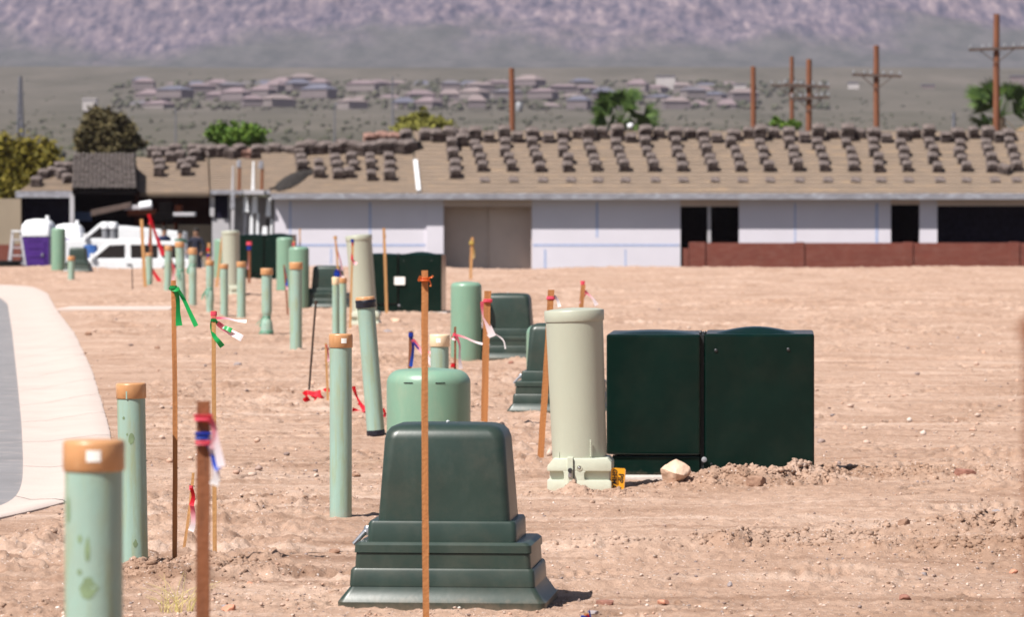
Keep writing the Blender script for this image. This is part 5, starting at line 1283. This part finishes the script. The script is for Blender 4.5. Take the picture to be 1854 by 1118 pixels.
# step ladder at left
b = gbase(30, 148); s_ = F/148; r = empty('step_ladder', b, label='grey step ladder standing open at the far left edge', cat='ladder')
zt = Z(420, 148) - b.z
m1 = MB(); 
for sx in (-.22, .22):
    MB().tube([(sx*1.5 + .12, -.5, 0), (sx*.6, 0, zt)], .035, 6).build('rail', MT['grey_wrap'], r)
    MB().tube([(sx*1.5 - .1, .5, 0), (sx*.6, 0, zt)], .03, 6).build('rear_rail', MT['grey_wrap'], r)
for k in range(6):
    t = (k + .6)/6.6; MB().box(-.30 + .2*t, .38 - .25*t, -.5 + .5*t - .05, -.5 + .5*t + .05, zt*t - .02, zt*t + .02).build('step', MT['grey_wrap'], r)
MB().box(-.16, .16, -.1, .1, zt, zt + .05).build('top_cap', MT['white_plastic'], r)
for sx, x1 in ((-.5, 8), ):
    MB().tube([(X(14, 148) - b.x, .1, 0), (X(23, 148) - b.x, .1, zt*.85)], .05, 6).build('side_rail', MT['grey_wrap'], r)
# wheelbarrow
b = gbase(17, 146); r = empty('wheelbarrow', b, R(180), label='dark wheelbarrow at foot of the step ladder', cat='wheelbarrow')
MB().loft([rrect(.25, .2, .25 + .25, .06, 3), rrect(.42, .3, .8, .08, 3)]).build('tray', MT['tyre'], r, smooth=True)
w = MB().lathe([(.12, -.04), (.2, -.035), (.2, .035), (.12, .04)], 18).build('wheel', MT['tyre'], r); w.location = (-.45, 0, .45); w.rotation_euler = (R(90), 0, 0)
for sy in (-.2, .2):
    MB().tube([(-.5, sy*.3, .45), (.2, sy, .55), (.9, sy*1.3, .8)], .02, 6).build('handle', MT['wood'], r); MB().tube([(.3, sy, .5), (.35, sy, 0)], .018, 6).build('leg', MT['darksteel'], r)

def extr(mb, poly, y0, y1):
    n = len(poly); vs = [(x, y0, z) for x, z in poly] + [(x, y1, z) for x, z in poly]
    mb.add(vs, [tuple(range(n)), tuple(reversed(range(n, 2*n)))] + [(i, i + n, (i+1) % n + n, (i+1) % n) for i in range(n)]); return mb
def vehicle(px_front, Y, top, label, length, roofl, cat, name, box=False):
    """side view, nose to the left"""
    s = F/Y; b = gbase(px_front, Y); r = empty(name, b, label=label, cat=cat); h_ = Z(top, Y) - b.z
    bh = h_ - .58   # belt line
    body = [(-1.15, .35), (-1.2, .6), (-1.1, bh - .12), (-.1, bh), (length, bh), (length + .05, .5), (length, .35)]
    m = extr(MB(), body, -.9, .9); m.build('body', MT['white_paint'], r, bevel=.05)
    a, c = .05, roofl
    cab = [(a, bh - .02), (a + .62, h_ - .06), (a + .8, h_), (c - .3, h_), (c - .05, h_ - .08), (c + .02, bh - .02)]
    extr(MB(), cab, -.8, .8).build('cab', MT['white_paint'], r, bevel=.04)
    wins = [[(a + .22, bh + .03), (a + .72, h_ - .13), (a + 1.22, h_ - .11), (a + 1.22, bh + .03)], [(a + 1.42, bh + .03), (a + 1.42, h_ - .11), (min(a + 2.3, c - .25), h_ - .11), (min(a + 2.3, c - .2), bh + .03)]]
    if c > 3.0: wins.append([(a + 2.45, bh + .03), (a + 2.45, h_ - .11), (c - .25, h_ - .13), (c - .15, bh + .03)])
    for w_ in wins: extr(MB(), w_, -.815, .815).build('side_window', MT['glass'], r)
    MB().add([(a + .04, -.7, bh), (a + .04, .7, bh), (a + .60, .66, h_ - .1), (a + .60, -.66, h_ - .1)], [(0, 1, 2, 3)]).build('windscreen', MT['glass'], r)
    for xx in (-.5, length - .9):
        for sy in (-.82, .82):
            w_ = MB().lathe([(.2, -.12), (.36, -.1), (.37, 0), (.36, .1), (.2, .12)], 24).build('wheel', MT['tyre'], r, smooth=True); w_.location = (xx, sy, .37); w_.rotation_euler = (R(90), 0, 0)
            rm = MB().lathe([(.2, -.125), (.18, -.09), (.05, -.12), (.05, .12), (.18, .09), (.2, .125)], 16).build('rim', MT['steel'], w_, smooth=True)
    MB().box(-1.22, -1.1, -.6, .6, .45, .6).build('bumper', MT['darksteel'], r)
    for sy in (-.75, .75): MB().box(-1.17, -1.08, sy - .12, sy + .12, bh - .35, bh - .2).build('headlight', MT['glass'], r)
    MB().box(.15, .3, -1.02, -.86, bh + .02, bh + .18).build('mirror', MT['white_paint'], r)
    MB().box(a + 1.3, a + 1.45, -.925, -.9, bh - .2, bh - .16).build('door_handle', MT['darksteel'], r)
    if box:
        extr(MB(), [(roofl + .1, .6), (roofl + .1, h_ - .12), (length, h_ - .35), (length, .6)], -.88, .88).build('service_body', MT['white_paint'], r, bevel=.04)
    return r, b, h_
vehicle(160, 146, 437, 'white crew vehicle with black windows, nose to the left, behind the conduits', 3.7, 3.25, 'car', 'parked_car')
tr, tb, th_ = vehicle(148, 153, 402, 'white service truck behind the white crew vehicle, only cab and box tops showing', 3.6, 1.25, 'truck', 'service_truck', True)
for k, (px, mt) in enumerate(((191, 'white_plastic'), (205, 'white_plastic'))):
    Y = 151.5; c = hp(px, 415, Y); o = MB().lathe([(.11, 0), (.15, .02), (.16, .2), (.13, .24)], 16).build('bucket', MT[mt], loc=c, smooth=True)
    tag(o, ('left of two white buckets on the service truck', 'right of two white buckets on the service truck')[k], 'bucket', 'white buckets')
    b2 = MB().lathe([(.12, -.34), (.12, 0)], 8).build('stand', MT['grey_metal'], o)
# boom machine
Y = 156; b = gbase(300, Y); r = empty('boom_lift', b, label='dark machine with long brown boom and white end drum under the dark roof', cat='boom lift')
def L(px, py, dy=0): return hp(px, py, Y) - b + Vector((0, dy, 0))
m = MB().loft([[L(165, 386) + Vector((0, y, z)) for y, z in ((-.12, -.12), (.12, -.12), (.12, .1), (-.12, .1))], [L(238, 371) + Vector((0, y, z)) for y, z in ((-.15, -.1), (.15, -.1), (.15, .1), (-.15, .1))]]); m.build('boom', MT['arm'], r, bevel=.02)
MB().loft([[L(225, 377) + Vector((0, y, z)) for y, z in ((-.1, -.07), (.1, -.07), (.1, .07), (-.1, .07))], [L(260, 374) + Vector((0, y, z)) for y, z in ((-.1, -.1), (.1, -.1), (.1, .08), (-.1, .08))]]).build('boom_tip', MT['grey_wrap'], r, bevel=.02)
d = MB().lathe([(.15, -.22), (.17, -.2), (.17, .2), (.15, .22)], 20).build('end_drum', MT['white_plastic'], r, smooth=True); d.location = L(264, 373); d.rotation_euler = (0, R(80), 0)
MB().box(L(232, 388).x, L(285, 388).x, -.3, .3, L(240, 392).z, L(240, 380).z).build('engine_box', MT['inner_brown'], r, bevel=.05)
MB().box(L(282, 0).x, L(318, 0).x, -.4, .4, L(0, 402).z, L(0, 384).z).build('machine_body', MT['inner'], r, bevel=.06)
MB().box(L(290, 0).x, L(312, 0).x, -.35, .35, L(0, 384).z, L(0, 366).z).build('cab', MT['inner'], r, bevel=.05)
MB().box(L(318, 0).x, L(331, 0).x, -.3, .3, L(0, 398).z, L(0, 372).z).build('hydraulic_tank', MT['inner_brown'], r, bevel=.05)
MB().box(L(314, 0).x, L(354, 0).x, -.4, .4, L(0, 392).z, L(0, 385).z).build('platform', MT['grey_wrap'], r, bevel=.03)
for px in (297, 319):
    for dy in (-.35, .35): MB().tube([L(px, 403, dy), Vector((L(px + 2, 0).x, dy, 0))], .045, 6).build('leg', MT['inner_brown'], r)

# people
def person(px, Y, top, shirt, trousers, label, pose=0, hat=None):
    b = gbase(px, Y); h_ = Z(top, Y) - b.z; k = h_/1.78
    root = empty('person', b, R(20*pose), label=label, cat='person', group='workers in front of the unfinished house')
    V = [(0,0,.95,.15),(0,0,1.12,.14),(0,.0,1.30,.165),(0,0,1.44,.13),(0,-.01,1.52,.06),(0,-.02,1.62,.095),(0,-.02,1.71,.088),
         (-.19,0,1.42,.07),(-.26,-.02,1.18,.05),(-.22,-.2,1.02,.038),(-.2,-.27,.97,.035),
         (.19,0,1.42,.07),(.27,0,1.17,.05),(.24,-.14,.98,.038),(.23,-.2,.92,.035),
         (-.1,0,.86,.1),(-.13,-.02,.48,.07),(-.14,.03,.1,.048),(-.15,-.12,.04,.04),
         (.1,0,.86,.1),(.13,-.02,.48,.07),(.15,.03,.1,.048),(.16,-.12,.04,.04)]
    E = [(0,1),(1,2),(2,3),(3,4),(4,5),(5,6),(3,7),(7,8),(8,9),(9,10),(3,11),(11,12),(12,13),(13,14),(0,15),(15,16),(16,17),(17,18),(0,19),(19,20),(20,21),(21,22)]
    me = bpy.data.meshes.new('body'); me.from_pydata([(x*k, y*k, z*k) for x, y, z, r_ in V], E, [])
    o = bpy.data.objects.new('body', me); COL.objects.link(o)
    sk = o.modifiers.new('skin', 'SKIN'); 
    for i, v in enumerate(me.skin_vertices[0].data): v.radius = (V[i][3]*k, V[i][3]*k*(.75 if i < 4 else 1)); v.use_root = (i == 0)
    sb = o.modifiers.new('s', 'SUBSURF'); sb.levels = 1; sb.render_levels = 1
    dg = bpy.context.evaluated_depsgraph_get(); m2 = bpy.data.meshes.new_from_object(o.evaluated_get(dg)); bpy.data.objects.remove(o)
    m2.materials.clear()
    for mt in (shirt, trousers, 'skin', 'tyre'): m2.materials.append(MT[mt])
    for p in m2.polygons:
        p.use_smooth = True; c = p.center/k
        p.material_index = 2 if c.z > 1.5 or (c.y < -.15 and c.z > .8) else 0 if c.z > .95 else 1 if c.z > .08 else 3
    o = bpy.data.objects.new('body', m2); COL.objects.link(o); o.parent = root
    hr = MB().lathe([(.092*k, 1.66*k), (.10*k, 1.70*k), (.088*k, 1.76*k), (.04*k, 1.795*k), (.001, 1.80*k)], 16, (0, .0)); hr.build('hat' if hat else 'hair', MT[hat or 'hair'], root, smooth=True)
    MB().lathe([(.01*k, 1.60*k), (.016*k, 1.615*k), (.006*k, 1.65*k)], 8, (0, -.115*k)).build('nose', MT['skin'], root, smooth=True)
person(355, 145, 413, 'navy', 'dark_trousers', 'man in black standing with bent arms right of the conduits', -1)
person(326, 147, 417, 'green_cloth', 'dark_trousers', 'person in dark green shirt behind the conduit row', 1, 'hair')
person(297, 150, 411, 'blue_cloth', 'navy', 'person in navy top at the end of the white vehicle', 2)
